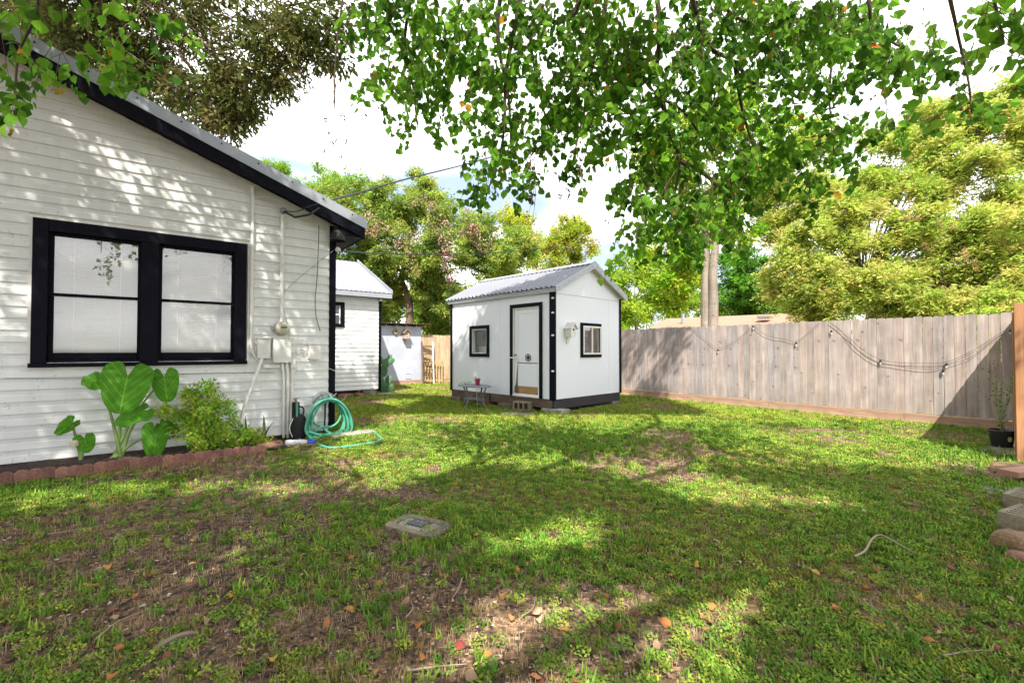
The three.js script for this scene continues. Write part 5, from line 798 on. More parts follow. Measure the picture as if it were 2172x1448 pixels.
  for (const [px, py, sc] of [[1910, 470, 0.8], [1990, 478, 0.5], [2012, 486, 0.5], [1960, 528, 0.5], [2045, 540, 0.6], [2070, 565, 0.6], [2140, 515, 0.7], [2162, 560, 0.7], [2130, 290, 0.5], [2000, 620, 0.4]]) { const m = mesh('dead_leaf_cluster', pod, deadMat, ft2, true); m.position.copy(at(px, py - 14, 14.6).sub(ft2.position)); m.scale.setScalar(sc * 0.6); m.rotation.set(0, rr(0, 6), rr(-1, 1)); }
  tree({ name: 'fence_hedge', label: 'sunlit bushes showing through the gaps at the end of the long fence', base: onGround(2060, 9.9), trunk: [at(2060, 880, 9.9), at(2060, 830, 9.9)], r: 0.05, bark: M.bark, geo: clumpA, gap: 0.2, dens: 1.4, scale: 0.7, lobes: [[1960, 800, 10.6, 0.6], [2040, 800, 10.0, 0.6], [2110, 800, 9.4, 0.6], [2160, 780, 8.9, 0.5], [2000, 860, 10.3, 0.6], [2080, 860, 9.7, 0.6], [2000, 730, 10.4, 0.5], [2090, 730, 9.7, 0.5]], pal: mixP([0.28, 0.38, 0.04], [0.36, 0.42, 0.05]) });
  // crowns farther off that close the view
  const far = (px, d, label, ls, pal) => tree({ name: 'distant_tree', label, group: 'trees far behind the yard', base: onGround(px, d), trunk: [at(px, 700, d), at(px, 660, d)], r: 0.25, bark: M.barkDark, geo: clumpA, gap: 0.36, dens: 0.55, scale: 1.4, lobes: ls.map(([x, y, r]) => [x, y, d, r]), pal });
  far(1000, 38, 'distant green tree crown filling the gap between lean-to and shed', [[960, 640, 2.4], [1020, 620, 2.4], [900, 660, 2.4], [1060, 660, 2.4], [980, 690, 2.2]], mixP([0.134, 0.277, 0.023], [0.218, 0.370, 0.031]));
  far(760, 40, 'distant green tree crown behind the small house roof', [[740, 600, 2.6], [800, 640, 2.4], [690, 620, 2.4], [760, 690, 2.4]], mixP([0.118, 0.240, 0.023], [0.185, 0.333, 0.027]));
  far(1480, 42, 'distant pale green tree crown behind the brown shingle roof', [[1400, 650, 2.0], [1470, 640, 2.2], [1540, 650, 2.2], [1340, 660, 2.2], [1600, 660, 2.2]], mixP([0.302, 0.444, 0.039], [0.218, 0.370, 0.031]));
  far(1900, 40, 'distant green tree crown behind the feathery tree', [[1780, 640, 2.6], [1880, 630, 2.6], [1980, 640, 2.6], [2080, 640, 2.6], [2180, 630, 2.6]], mixP([0.218, 0.370, 0.031], [0.302, 0.444, 0.039]));
}
// live oak above the roof of the main house
{
  const b = new V3(-14.2, 0, -12.0), lobes = [[180, 70, 8.6, 0.9], [260, 130, 8.6, 0.9], [330, 160, 8.8, 0.8], [330, 60, 8.8, 0.9], [430, 70, 8.6, 0.6], [120, 30, 8.6, 0.9], [480, 140, 8.2, 0.6], [560, 60, 8.0, 0.9], [640, 70, 8.0, 0.7], [520, 180, 8.2, 0.55], [600, 140, 8.0, 0.6], [480, 220, 8.2, 0.42, 0.4], [500, 260, 8.2, 0.22, 0.3], [690, 30, 8.0, 0.6], [420, 190, 8.4, 0.4], [560, 190, 8, 0.45], [380, 210, 8.6, 0.4], [660, 130, 8.0, 0.35], [500, 245, 8.2, 0.3], [470, 265, 8.2, 0.25], [540, 225, 8.1, 0.28], [590, 185, 8, 0.3], [440, 230, 8.3, 0.35]];
  for (const [px, py, d, r] of [[150, -110, 8.0, 1.2], [330, -110, 8.0, 1.1], [60, -60, 8.2, 1.2], [210, 150, 9.0, 0.8], [60, 60, 9, 1.0]]) lobes.push([px, py, d, r]);
  tree({ name: 'live_oak', label: 'dark olive live oak hanging over the metal roof of the main house', base: b, trunk: [new V3(-13.8, 4, -11.4), new V3(-12, 7, -9.6), new V3(-9.8, 9, -8)], r: 0.4, bark: M.bark, lobes, geo: clumpO, gap: 0.42, sub: 0.5, dens: 1.35, tr: 0.4, scale: 0.85, thin: 0.35, pal: mixP([0.13, 0.16, 0.035], [0.10, 0.13, 0.03], [0.18, 0.19, 0.05], [0.15, 0.13, 0.045]) });
}

// ───────────── tallow tree overhead, its trunk behind the camera ─────────────
// openings in the crown, given by where the sun comes through to the ground
const crownGaps = [[935, 888, 1.08, 0.45], [880, 915, 1.20, 0.40], [900, 985, 0.60, 0.35], [830, 1010, 0.48, 0.38], [640, 1035, 0.60, 0.30], [430, 1030, 0.84, 0.27], [110, 1060, 0.60, 0.26], [450, 1200, 0.26, 0.26], [1650, 935, 2.20, 0.90], [1850, 970, 0.84, 0.50], [1400, 905, 1.20, 0.40], [1180, 1150, 0.42, 0.30], [1230, 1110, 0.36, 0.33], [1400, 1300, 0.42, 0.34], [1270, 1350, 0.66, 0.43], [1580, 1240, 0.19, 0.26], [1200, 1400, 0.30, 0.26], [1620, 1060, 0.84, 0.30], [1450, 1020, 0.60, 0.30], [980, 1440, 0.14, 0.26], [1160, 890, 0.84, 0.35]].map(([a, b, c, d]) => { const p = gp(a, b); return [p.x, p.z, c, d]; });
function crownDensity(x, z) {
  for (const [a, b, c, d] of crownGaps) if (Math.hypot((x - a) / c, (z - b) / d) < 1.3 + 0.5 * (fbm(x * 3, z * 3, 12, 2) - 0.5)) return 0.03;
  if (z > -4.3) return x > 5.5 ? 0.5 : 0.95;
  if (z > -5.2) return x > 0 ? 0.6 : 0.95;
  if (z > -6.0 && x > -2.6) return 0.15;
  if (z > -9.8) return x < -2.6 ? 0.65 + 0.35 * smooth(0.40, 0.52, fbm(x * 1.3 + 5, z * 1.3, 19, 2)) : x > 3.2 ? 0.05 : 0.08;
  if (z > -13.4) return x < -2.4 ? 0.10 : x < 4.2 ? 0.9 : 0.0;
  return x > 2.6 && x < 4.9 ? 0.8 : 0.0;
}
{
  const base = new V3(-2.6, 0, 3.2), t = thing('tallow_tree', 'broad leafed green tree whose drooping branches hang in from above over the yard', 'tree', null, base);
  const loc = p => p.clone().sub(base);
  mesh('trunk', taper([new V3(0, -0.1, 0), new V3(0.05, 1.4, -0.1), new V3(-0.1, 2.6, -0.3), new V3(-0.2, 3.5, -0.7)], 0.30, 0.19, 14, 14), M.bark, t);
  const fork = new V3(-0.2, 3.4, -0.68);
  // limbs seen in the picture: pixel, pixel, distance
  const limbs = [
    [[1140, -220, 3.43], [1098, 30, 3.75], [1074, 150, 3.99], [1066, 300, 4.15], [1030, 420, 4.23]], [[1125, -220, 3.43], [1060, 0, 3.83], [1058, 100, 3.99], [1078, 200, 4.15], [1085, 360, 4.23]], [[1280, -220, 3.51], [1285, 0, 3.83], [1262, 110, 3.99], [1240, 230, 4.15], [1215, 340, 4.23]], [[1240, -200, 3.67], [1218, 30, 3.91], [1130, 60, 4.07], [1135, 150, 4.15], [1170, 300, 4.23]],
    [[1360, -220, 3.51], [1398, 30, 3.83], [1400, 200, 3.99], [1447, 233, 4.07], [1486, 287, 4.15], [1518, 337, 4.23]], [[1430, -220, 3.51], [1504, 97, 3.91], [1558, 129, 3.99], [1601, 180, 4.15], [1687, 183, 4.31], [1748, 219, 4.39]], [[1480, -220, 3.51], [1533, 7, 3.83], [1569, 40, 3.91], [1615, 54, 3.99], [1684, 54, 4.15]], [[1398, 180, 3.91], [1421, 280, 4.07], [1443, 341, 4.15], [1429, 431, 4.23], [1440, 490, 4.23]], [[1443, 341, 4.15], [1508, 380, 4.23], [1545, 440, 4.23], [1580, 495, 4.31]], [[1800, -220, 3.56], [1845, 4, 3.43], [1849, 54, 3.51], [1895, 90, 3.59], [1971, 129, 3.59]], [[900, -220, 3.67], [870, 0, 3.99], [858, 90, 4.15], [875, 180, 4.23], [885, 270, 4.23]], [[1000, -200, 3.67], [975, 0, 3.99], [950, 100, 4.15], [955, 200, 4.23]],
    [[2080, -200, 2.38], [2110, 0, 2.48], [2130, 90, 2.56]], [[2010, -100, 2.72], [2030, 60, 3.19], [2055, 170, 3.28], [2062, 240, 3.28]], [[60, -220, 2.73], [80, 10, 2.97], [40, 110, 3.09], [30, 200, 3.09]], [[240, -220, 2.73], [210, 0, 2.97], [235, 90, 3.09], [270, 190, 3.09]], [[1560, 130, 3.99], [1575, 230, 4.23], [1600, 320, 4.39]], [[1750, -150, 3.83], [1770, 60, 4.15], [1760, 200, 4.31], [1770, 330, 4.31]], [[740, -120, 4.31], [712, 120, 4.47], [708, 230, 4.55]]];
  const hubs = [new V3(2.0, 4.9, -5.0), new V3(3.3, 5.0, -5.2), new V3(4.6, 4.9, -5.0), new V3(0.8, 4.6, -4.6)];
  hubs.forEach((h, i) => mesh('limb', taper([fork, fork.clone().lerp(h, 0.5).add(new V3(0, 0.9, 0)), h], 0.09, 0.045, 16, 9), M.bark, t));
  limbs.forEach((l, i) => {
    const p = l.map(q => loc(at(...q))), start = p[0]; let h = hubs[0]; for (const k of hubs) if (k.distanceTo(start) < h.distanceTo(start)) h = k;
    const big = i < 7 || i === 9 || i === 10; mesh('limb', taper(i === 7 || i === 8 || i === 16 ? p : [h, ...p], big ? 0.045 : 0.026, 0.006, 36, 7), M.bark, t);
  });
  // hanging sprays of leaves
  const blobs = [[1500, 60, 3.99, 330, 90, 164], [1350, 190, 3.99, 190, 120, 115], [1560, 220, 4.23, 190, 130, 95], [1480, 370, 4.23, 140, 90, 88], [1500, 480, 4.23, 85, 50, 33], [1690, 250, 4.39, 110, 110, 27], [1740, 90, 4.31, 150, 100, 38], [1610, 370, 4.47, 90, 70, 18], [1860, 70, 3.59, 150, 80, 40], [1950, 140, 3.43, 80, 80, 18], [1390, 420, 4.23, 80, 50, 27], [1350, 460, 4.15, 45, 50, 12], [1250, 110, 3.99, 130, 130, 95], [1250, 270, 4.23, 100, 70, 37], [1060, 70, 3.99, 110, 90, 70], [1085, 200, 4.15, 100, 80, 56], [1110, 290, 4.15, 80, 50, 22], [1030, 350, 4.23, 60, 50, 16], [1000, 405, 4.23, 30, 25, 6], [1110, 370, 4.23, 45, 35, 9], [1190, 365, 4.23, 40, 15, 5], [860, 50, 4.15, 100, 70, 63], [850, 140, 4.15, 70, 60, 27], [900, 190, 4.23, 60, 45, 20], [885, 255, 4.23, 28, 18, 5], [945, 120, 4.15, 60, 90, 22], [955, 255, 4.23, 35, 15, 5], [2120, 30, 2.56, 60, 50, 11], [2140, 100, 2.56, 35, 40, 5], [2062, 225, 3.28, 30, 25, 5], [1900, 265, 3.67, 40, 25, 6], [1840, 270, 3.83, 50, 40, 11], [1770, 310, 4.15, 50, 50, 12], [1730, 390, 4.23, 30, 30, 6], [60, 20, 3.09, 60, 30, 5], [25, 110, 3.09, 30, 40, 4], [60, 205, 3.09, 50, 15, 4], [110, 150, 3.09, 35, 20, 4], [225, 20, 3.09, 70, 30, 5], [235, 110, 3.09, 50, 40, 6], [275, 165, 3.21, 35, 20, 4], [335, 60, 3.33, 40, 50, 4], [1440, 520, 4.23, 25, 18, 5], [1340, 540, 4.15, 12, 8, 4], [1640, 60, 4.15, 180, 60, 56], [760, 30, 4.31, 40, 30, 7], [800, 190, 4.31, 30, 25, 5]];
  const lv = [], tw = [];
  for (const [px, py, d, rx, ry, n] of blobs) for (let k = 0; k < n; k++) {
    const a = rr(0, 6.283), f = Math.sqrt(rnd()), o = loc(at(px + Math.cos(a) * rx * f, py + Math.sin(a) * ry * f - 22, d * (1 + rr(-0.15, 0.15)))), len = rr(0.15, 0.38);
    const dir = new V3(rr(-0.7, 0.7), -rr(0.35, 1.1), rr(-0.7, 0.7)).normalize(); Q.setFromUnitVectors(UPV, dir);
    tw.push(new THREE.Matrix4().compose(o.clone().addScaledVector(dir, -0.12), Q.clone(), new V3(1, len + 0.12, 1)));
    const hue = rnd();
    for (let s = 0.03; s < len; s += rr(0.022, 0.036)) {
      const b = o.clone().addScaledVector(dir, s).add(new V3(rr(-0.05, 0.05), rr(-0.05, 0.02), rr(-0.05, 0.05))), ld = dir.clone().multiplyScalar(0.5).add(new V3(rr(-1, 1), -rr(0.0, 1.2), rr(-1, 1))).normalize(), sc = rr(0.6, 1.25);
      const q = new THREE.Quaternion().setFromUnitVectors(UPV, ld).multiply(new THREE.Quaternion().setFromAxisAngle(UPV, rr(0, 6.28)));
      const y = rnd(); const c = y < 0.006 ? [0.55, 0.30, 0.03] : y < 0.009 ? [0.45, 0.14, 0.03] : hue < 0.45 ? [0.11, 0.26, 0.018] : hue < 0.68 ? [0.17, 0.35, 0.028] : hue < 0.85 ? [0.075, 0.19, 0.016] : [0.05, 0.13, 0.014];
      lv.push({ m: new THREE.Matrix4().compose(b, q, new V3(sc, sc, sc)), c: tint(c, 0.25), s: sc / Math.max(0.5, EYE.distanceTo(b.clone().add(base))) });
    }
  }
  const lg = leafGeo(0.076, 0.068, 0.35, 'tallow'), lm = leafMat(1, 1, 1, 0.58);
  lv.sort((a, b) => b.s - a.s);
  const own = [[0.13, 0.32, 0.016], [0.18, 0.39, 0.022], [0.10, 0.26, 0.016], [0.22, 0.42, 0.035], [0.15, 0.35, 0.018]].map(c => leafMat(...c, 0.58));
  lv.slice(0, 300).forEach((l, i) => { const m = new THREE.Mesh(lg, own[i % 5]); m.name = 'leaf'; m.castShadow = m.receiveShadow = true; l.m.decompose(m.position, m.quaternion, m.scale); t.add(m); });
  instanced('foliage', lg, lm, lv.slice(300).map(l => l.m), lv.slice(300).map(l => l.c), t);
  instanced('twigs', strip(new THREE.CylinderGeometry(0.0012, 0.0026, 1, 5).translate(0, 0.5, 0)), M.twig, tw, null, t);
  // bare hanging twigs with berries
  const bt = []; for (const [px, py, d, n] of [[700, 150, 3.9, 5], [712, 230, 4.0, 4], [1130, 320, 3.7, 4], [2060, 120, 2.8, 3], [1250, 330, 3.7, 3], [1850, 160, 3.2, 3]]) for (let k = 0; k < n; k++) { const o = loc(at(px + rr(-25, 25), py + rr(-30, 30), d)), e = o.clone().add(new V3(rr(-0.15, 0.15), -rr(0.25, 0.6), rr(-0.1, 0.1))); bt.push(taper([o, o.clone().lerp(e, 0.5).add(new V3(rr(-0.06, 0.06), 0, rr(-0.05, 0.05))), e], 0.0035, 0.0015, 8, 4)); for (let i = 0; i < 3; i++) bt.push(new THREE.SphereGeometry(0.008, 6, 5).translate(e.x + rr(-0.02, 0.02), e.y + rr(-0.02, 0.03), e.z)); }
  mesh('bare_twigs', bt, M.twig, t).userData.kind = 'stuff';
  // the high crown above and behind the camera, which shades the yard
  const cg = clumpGeo(52, 0.30, 0.095, 0.09, 0.4), cm = [], cc = [], ends = [];
  for (let k = 0; k < 12400; k++) {
    const gx = k >= 11000 ? rr(0.4, 5.2) : k < 7400 || k > 9000 ? rr(-7.5, 6.5) : rr(-2.4, 4.2), gz = k >= 11000 ? rr(-4.4, -1) : k < 7400 ? rr(-15.6, 0.8) : k > 9000 ? rr(-5.2, 0) : rr(-13.4, -9.8); if (rnd() > crownDensity(gx, gz)) continue;
    const h = rr(5.4, 10.6), p = new V3(gx + SUN.x / SUN.y * h, h, gz + SUN.z / SUN.y * h); if (p.z < 0 && h - 1.38 < 0.84 * -p.z + 0.55) continue; if (p.z > 5.5) continue; if (p.z >= -0.5 && h < 4) continue;
    const s = rr(0.7, 1.15); cm.push(mat4(loc(p), E.set(rr(-0.4, 0.4), rr(0, 6.28), rr(-0.4, 0.4)), new V3(s, s * 0.8, s))); cc.push(tint(pick([[0.075, 0.17, 0.028], [0.10, 0.21, 0.035], [0.055, 0.135, 0.028]]))); if (k % 110 === 0) ends.push(loc(p));
  }
  instanced('high_crown', cg, std(1, 1, 1, 0.9, { side: THREE.DoubleSide }), cm, cc, t);
  const hub2 = [new V3(0.4, 6.2, -2.1), new V3(6.4, 6.5, -2.1), new V3(2.9, 7.2, -5.1), new V3(5.1, 7.4, -6.1), new V3(4.2, 6.8, 1.4), new V3(-1.3, 6.5, -4.1)];
  hub2.forEach(h => mesh('limb', taper([fork, fork.clone().lerp(h, 0.45).add(new V3(0, 0.6, 0)), h], 0.09, 0.045, 12, 8), M.bark, t));
  ends.forEach(e => { let h = hub2[0]; for (const q of hub2) if (q.distanceTo(e) < h.distanceTo(e)) h = q; mesh('limb', taper([h, h.clone().lerp(e, 0.5).add(new V3(0, 0.25, 0)), e], 0.035, 0.008, 8, 5), M.bark, t); });
}

// ───────────── bush and spiky plants in the bed ─────────────
{
  const d = (px, py, z) => { const p = hl(px, py, z); return H.out(p.x, p.y, z); }, b = d(445, 950, 0.42); b.y = 0;
  const t = thing('lantana_bush', 'loose bright green bush with small leaves beside the edging bricks', 'bush', null, b), cg = clumpGeo(26, 0.06, 0.042, 0.024, 0.1), ms = [], cs = [], st = [];
  const lobes = [[440, 830, 0.40, 0.13], [410, 860, 0.4, 0.15], [460, 860, 0.42, 0.16], [430, 895, 0.5, 0.2], [480, 900, 0.5, 0.18], [395, 905, 0.45, 0.15], [450, 925, 0.55, 0.2], [510, 925, 0.5, 0.15], [490, 940, 0.55, 0.14], [375, 880, 0.38, 0.10], [420, 935, 0.55, 0.14], [535, 930, 0.5, 0.12], [350, 868, 0.36, 0.06], [545, 945, 0.55, 0.10], [565, 940, 0.5, 0.09], [400, 830, 0.38, 0.08]];
  for (const [px, py, z, r] of lobes) { const c = d(px, py, z).sub(b); st.push(taper([new V3(rr(-0.06, 0.06), 0, rr(-0.05, 0.05)), c.clone().multiplyScalar(0.5).add(new V3(rr(-0.04, 0.04), 0.05, 0)), c], 0.010, 0.003, 8, 5)); for (let k = 0; k < 650 * r * r + 6; k++) { const v = new V3(gauss(), gauss(), gauss()).normalize().multiplyScalar(r * Math.pow(rnd(), 0.5) * 1.15), p = c.clone().add(v); if (p.y < 0.04) continue; const s = rr(0.7, 1.2); ms.push(mat4(p, E.set(rr(-1, 1), rr(0, 6.28), rr(-1, 1)), new V3(s, s, s))); cs.push(tint(pick([[0.38, 0.55, 0.05], [0.28, 0.48, 0.04], [0.46, 0.58, 0.08], [0.20, 0.38, 0.04], [0.36, 0.40, 0.07]]))); } }
  mesh('stems', st, M.twig, t); instanced('foliage', cg, leafMat(1, 1, 1, 0.4), ms, cs, t);
  const blade = (l, w, bend) => { const n = 8, P = [], I = []; for (let i = 0; i <= n; i++) { const u = i / n, ww = w * (1 - Math.pow(u, 2.2)) * (0.7 + 0.5 * Math.sin(u * 2)), y = l * Math.sin(u * bend) / bend, z = l * (1 - Math.cos(u * bend)) / bend; P.push(-ww, y, z + ww * 0.4, 0, y, z, ww, y, z + ww * 0.4); if (i < n) { const a = i * 3; I.push(a, a + 1, a + 4, a, a + 4, a + 3, a + 1, a + 2, a + 5, a + 1, a + 5, a + 4); } } const g = new THREE.BufferGeometry(); g.setAttribute('position', new THREE.Float32BufferAttribute(P, 3)); g.setAttribute('uv', new THREE.Float32BufferAttribute(new Float32Array(P.length / 3 * 2), 2)); g.setIndex(I); g.computeVertexNormals(); return g; };
  const sm = std(0.075, 0.15, 0.05, 0.5, { side: THREE.DoubleSide });
  for (const [px, py, label, ls] of [[560, 940, 'aloe like spiky plant between the bush and the white pipes', [[0.42, 0.022, 0.5, 0.4], [0.36, 0.02, 0.9, 1.6], [0.30, 0.02, 0.8, -0.9], [0.26, 0.018, 1.1, 3.0], [0.34, 0.018, 1.0, 2.2], [0.3, 0.016, 1.3, 0.9]]], [[522, 925, 'upright spiky plant half hidden in the bush', [[0.42, 0.02, 0.25, 0.2], [0.36, 0.02, 0.4, 2.2], [0.32, 0.018, 0.5, -1.4], [0.28, 0.018, 0.4, 3.6]]]][0]]) { const s = thing('spiky_plant', label, 'plant'); const p = d(px, py, 0.3); s.position.set(p.x, 0.04, p.z); for (const [l, w, be, a] of ls) mesh('blade', blade(l, w, be).rotateY(a), sm, s); }
}

// ───────────── grass and litter ─────────────
const blocked = (x, z) => { const p = new V3(x, 0, z); let q = H.loc(p); if (q.z < 0.06 && q.x < 0.05) return true; if (q.x < -0.5 && q.z < 0.9 && q.x > -6) { const k = H.loc(gp(300, 1000)); if (q.z < lerp(0.62, 0.80, clamp(-q.x / 3.5))) return true; } q = N.loc(p); if (q.z < 0 && q.x < 0) return true; q = L.loc(p); if (q.z < 0 && q.x < 0) return true; q = S.loc(p); if (q.x > -0.02 && q.x < SW && q.z < 0 && q.z > SL) return true; q = RF.loc(p); if (q.z < 0.05) return true; q = BF.loc(p); if (q.z < 0.03 && q.x < 0.2) return true; return false; };
{
  const bladeG = (n, h, w, spread, lean, seg = 2) => { const o = []; for (let i = 0; i < n; i++) { const a = rr(0, 6.28), l = h * rr(0.6, 1.2), b = rr(0.2, 1) * lean, P = [], I = []; for (let k = 0; k <= seg; k++) { const u = k / seg, ww = w * (1 - u * u) * 0.5 + 0.0003, y = l * Math.sin(u * b) / b, z = l * (1 - Math.cos(u * b)) / b; P.push(-ww, y, z, ww, y, z); if (k < seg) { const c = k * 2; I.push(c, c + 1, c + 3, c, c + 3, c + 2); } } const g = new THREE.BufferGeometry(); g.setAttribute('position', new THREE.Float32BufferAttribute(P, 3)); g.setIndex(I); g.computeVertexNormals(); const r = spread * Math.sqrt(rnd()), th = rr(0, 6.28); o.push(g.toNonIndexed().rotateY(a).translate(Math.cos(th) * r, 0, Math.sin(th) * r)); } return mergeGeometries(o); };
  const weedG = (n, R, l) => { const o = []; for (let i = 0; i < n; i++) { const r = R * Math.sqrt(rnd()), th = rr(0, 6.28); const g = quadLeaf(l * rr(0.7, 1.3), l * 0.75); g.deleteAttribute('uv'); o.push(g.rotateX(-rr(0.5, 1.5)).rotateY(rr(0, 6.28)).translate(Math.cos(th) * r, rr(0.006, 0.03), Math.sin(th) * r)); } return mergeGeometries(o); };
  const kinds = { fine: bladeG(20, 0.034, 0.004, 0.034, 1.9), broad: bladeG(8, 0.07, 0.009, 0.025, 2.0, 3), weed: weedG(34, 0.042, 0.017), straw: bladeG(6, 0.05, 0.0024, 0.04, 2.6), lawn: bladeG(24, 0.032, 0.007, 0.075, 1.8) };
  const acc = {}; for (const k in kinds) acc[k] = { m: [], c: [] };
  const pals = { fine: [[0.24, 0.255, 0.04], [0.18, 0.225, 0.034], [0.34, 0.29, 0.07]], broad: [[0.10, 0.215, 0.028], [0.13, 0.25, 0.03], [0.19, 0.285, 0.04]], weed: [[0.115, 0.21, 0.030], [0.15, 0.25, 0.032], [0.235, 0.295, 0.04]], straw: [[0.32, 0.22, 0.11], [0.25, 0.15, 0.08], [0.38, 0.29, 0.16]], lawn: [[0.24, 0.295, 0.034], [0.30, 0.34, 0.042], [0.20, 0.265, 0.032], [0.37, 0.36, 0.06]] };
  const addG = (k, x, z, s) => { const vr = k === 'weed' || k === 'broad' ? 0.38 : 0.3; acc[k].m.push(mat4(new V3(x, -0.004, z), E.set(rr(-0.12, 0.12), rr(0, 6.28), rr(-0.12, 0.12)), new V3(s, s * rr(0.7, 1.25), s))); acc[k].c.push(tint(pick(pals[k]), vr)); };
  const bands = [[0.9, 3, 1900], [3, 5, 1200], [5, 8, 760], [8, 12, 520], [12, 21, 300]];
  for (const [z0, z1, dens] of bands) {
    const w = z => 1.28 * z + 1.0, area = (z1 - z0) * (w(z0) + w(z1)), n = Math.round(area * dens);
    for (let i = 0; i < n; i++) {
      const z = -rr(z0, z1), x = rr(-1, 1) * w(-z); if (x < -9 || x > 9.5) continue; if (blocked(x, z)) continue;
      const b = bare(x, z), v = fbm(x * 0.7 + 80, z * 0.7 + 60, 51, 3), v2 = fbm(x * 1.9 + 10, z * 1.9, 57, 3), u = rnd(), sc = (z < -8 ? 1.25 : z < -5 ? 1.1 : 0.9) * rr(0.7, 1.2);
      if (rnd() < Math.max(b * 0.97, z > -4.2 ? 0.42 : z > -5.5 ? 0.28 : 0.1)) { if (rnd() < 0.34) addG('straw', x, z, sc); continue; }
      if (z < -8.5) { addG(u < 0.72 ? 'lawn' : u < 0.85 ? 'weed' : u < 0.95 ? 'broad' : 'straw', x, z, sc * 0.95); continue; }
      const pb = smooth(0.46, 0.62, v) * 0.5 + 0.08, pw = smooth(0.42, 0.6, v2) * 0.65 + 0.12;
      if (u < pb * 0.7) addG('broad', x, z, sc); else if (u < pb * 0.7 + pw) addG('weed', x, z, sc); else if (u < 0.86) addG(rnd() < 0.75 ? 'fine' : 'weed', x, z, sc); else addG('straw', x, z, sc);
    }
  }
  const gm = phys(1, 1, 1, 0.9, { side: THREE.DoubleSide, specularIntensity: 0.1 });
  const L2 = { fine: ['fine_grass', 'short fine grass blades across the near lawn', 'grass'], broad: ['broad_grass', 'broad bladed coarse grass in tufts on the lawn', 'grass'], weed: ['lawn_weeds', 'low small leafed green weeds spread through the lawn', 'weeds'], straw: ['dry_grass', 'dry straw coloured grass stems over bare soil', 'dry grass'], lawn: ['lawn_grass', 'even mown lawn grass near the shed and fence', 'grass'] };
  for (const k in acc) { const m = instanced(L2[k][0], kinds[k], k === 'straw' ? std(1, 1, 1, 0.9, { side: THREE.DoubleSide }) : gm, acc[k].m, acc[k].c); tag(m, L2[k][1], L2[k][2]); }
  // litter of tiny crumbs
  const lm = [], lc = []; for (let i = 0; i < 16000; i++) { const z = -Math.pow(rnd(), 1.4) * 8 - 1.2, x = rr(-1, 1) * (1.2 * -z + 0.6); if (blocked(x, z)) continue; if (rnd() > 0.12 + bare(x, z)) continue; const s = rr(0.5, 1.6); lm.push(mat4(new V3(x, 0.004, z), E.set(rr(-0.4, 0.4), rr(0, 6.28), rr(-0.4, 0.4)), new V3(s, s, s * rr(0.4, 1.4)))); lc.push(tint(pick([[0.20, 0.11, 0.06], [0.10, 0.06, 0.04], [0.36, 0.25, 0.15], [0.06, 0.04, 0.03], [0.46, 0.36, 0.26]]), 0.3)); }
  const cr = new THREE.TetrahedronGeometry(0.009).scale(1, 0.4, 1.6); tag(instanced('leaf_litter', strip(cr), std(1, 1, 1, 0.95), lm, lc), 'crumbs of bark and dry leaf scattered over the soil', 'litter');
  // fallen leaves, one by one
  const shapes = []; for (let k = 0; k < 5; k++) { const g = leafGeo(0.075, 0.062, 0.25 + 0.25 * k, 'tallow').translate(0, -0.037, 0).rotateX(-Math.PI / 2), P = g.attributes.position; for (let i = 0; i < P.count; i++) P.setY(i, P.getY(i) + 0.012 * Math.sin(P.getZ(i) * 60 + k) + 14 * (k - 2) * P.getX(i) * P.getX(i) * 0.35); g.computeVertexNormals(); shapes.push(g); }
  const hues = [['orange', [0.40, 0.15, 0.04]], ['yellow', [0.46, 0.27, 0.05]], ['russet brown', [0.19, 0.065, 0.03]], ['pale tan', [0.36, 0.23, 0.13]], ['dark red', [0.19, 0.03, 0.025]]].map(([n, c]) => [n, std(...c, 0.75, { side: THREE.DoubleSide, map: mottle })]);
  const known = [[278, 1193, 2], [742, 1298, 1], [690, 1333, 0], [804, 1247, 0], [745, 1187, 0], [1097, 1150, 1], [912, 1161, 1], [740, 1300, 0], [975, 1378, 4], [1138, 1303, 3], [1085, 1318, 0], [1143, 1320, 3], [1195, 1340, 0], [1410, 1328, 0], [1035, 1398, 0], [1105, 1244, 3], [1313, 1253, 3], [1260, 1170, 3], [1764, 1197, 2], [1732, 1221, 1], [1511, 1295, 0], [1545, 1363, 0], [1775, 1298, 0], [1946, 1268, 1], [2137, 1360, 0], [2110, 1382, 4], [1953, 1395, 2], [1893, 1413, 0], [1835, 1257, 0], [1952, 1041, 4], [1830, 1088, 3], [1480, 1130, 2], [1520, 1150, 3], [1135, 1445, 0], [440, 1320, 3], [1000, 1445, 3], [530, 1390, 3], [240, 1440, 0], [240, 1300, 2], [1010, 1140, 0], [966, 1072, 0]];
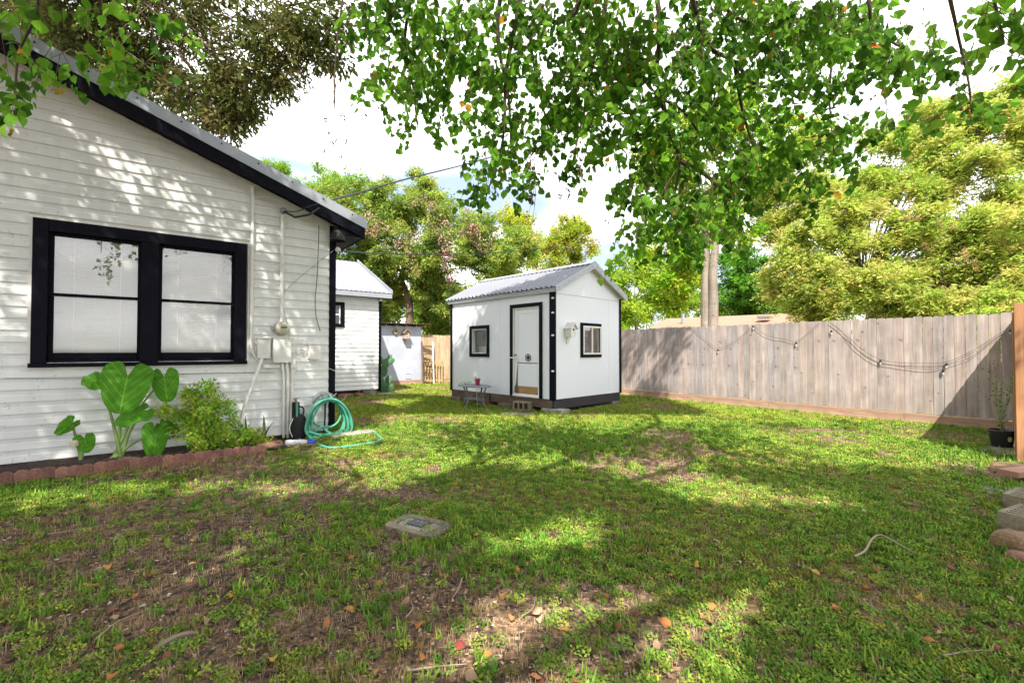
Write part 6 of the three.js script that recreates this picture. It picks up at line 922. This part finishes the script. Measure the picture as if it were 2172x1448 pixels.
  const addLeaf = (x, z, h, s) => { const m = new THREE.Mesh(pick(shapes), hues[h][1]); m.name = numbered('fallen_leaf'); m.castShadow = m.receiveShadow = true; m.position.set(x, 0.022 + rr(0, 0.012), z); m.rotation.set(rr(-0.45, 0.45), rr(0, 6.28), rr(-0.45, 0.45)); m.scale.setScalar(s); tag(m, `curled ${hues[h][0]} fallen leaf lying on the lawn`, 'fallen leaf', `${hues[h][0]} fallen leaves`); scene.add(m); };
  for (const [px, py, h] of known) { const p = gp(px, py); addLeaf(p.x, p.z, h, rr(0.6, 0.95)); }
  for (let k = 0; k < 125; k++) { const z = -1.8 - 6 * Math.pow(rnd(), 1.5), x = rr(-1, 1) * 1.12 * -z; if (blocked(x, z)) continue; addLeaf(x, z, pick([0, 0, 1, 2, 2, 2, 3, 3]), rr(0.4, 0.75)); }
  // twigs
  const tm = std(0.30, 0.235, 0.175, 0.9), twig = (pts, r, label, group) => { const m = mesh('fallen_twig', taper(pts.map(([a, b, y]) => gp(a, b, 0).add(new V3(0, y ?? 0.025, 0))), r, r * 0.4, 16, 6), tm); tag(m, label, 'twig', group); };
  twig([[1812, 1187, 0.02], [1835, 1178, 0.03], [1852, 1163, 0.07], [1870, 1158, 0.08], [1900, 1165, 0.05], [1930, 1175, 0.03], [1955, 1188, 0.02]], 0.008, 'long pale curved twig lying in the coarse grass');
  twig([[980, 1235], [972, 1258], [958, 1280]], 0.005, 'short pale bent twig on the dark soil in front of the meter box');
  for (const pts of [[[200, 1368], [250, 1328], [320, 1300]], [[860, 1320], [875, 1300], [872, 1285]], [[1105, 1318], [1130, 1300], [1135, 1280]], [[1225, 1215], [1250, 1228], [1275, 1230]], [[860, 1435], [930, 1425], [990, 1420]], [[500, 1055], [540, 1045], [575, 1040]], [[100, 1140], [150, 1132], [210, 1122]], [[2000, 1402], [2060, 1392], [2110, 1390]]]) twig(pts, 0.0045, 'thin dry twig lying on the thin lawn', 'thin dry twigs on the lawn');
  const rt = mesh('tree_root', taper([gp(310, 1392), gp(350, 1370), gp(400, 1350), gp(430, 1342)].map((p, i) => p.add(new V3(0, [-0.05, -0.012, -0.010, -0.05][i], 0))), 0.045, 0.03, 14, 9), std(0.26, 0.20, 0.13, 0.95, { map: mottle, bumpMap: bumpy, bumpScale: 0.006 })); tag(rt, 'grey brown root showing through the thin grass', 'root');
}

renderer.render(scene, camera);
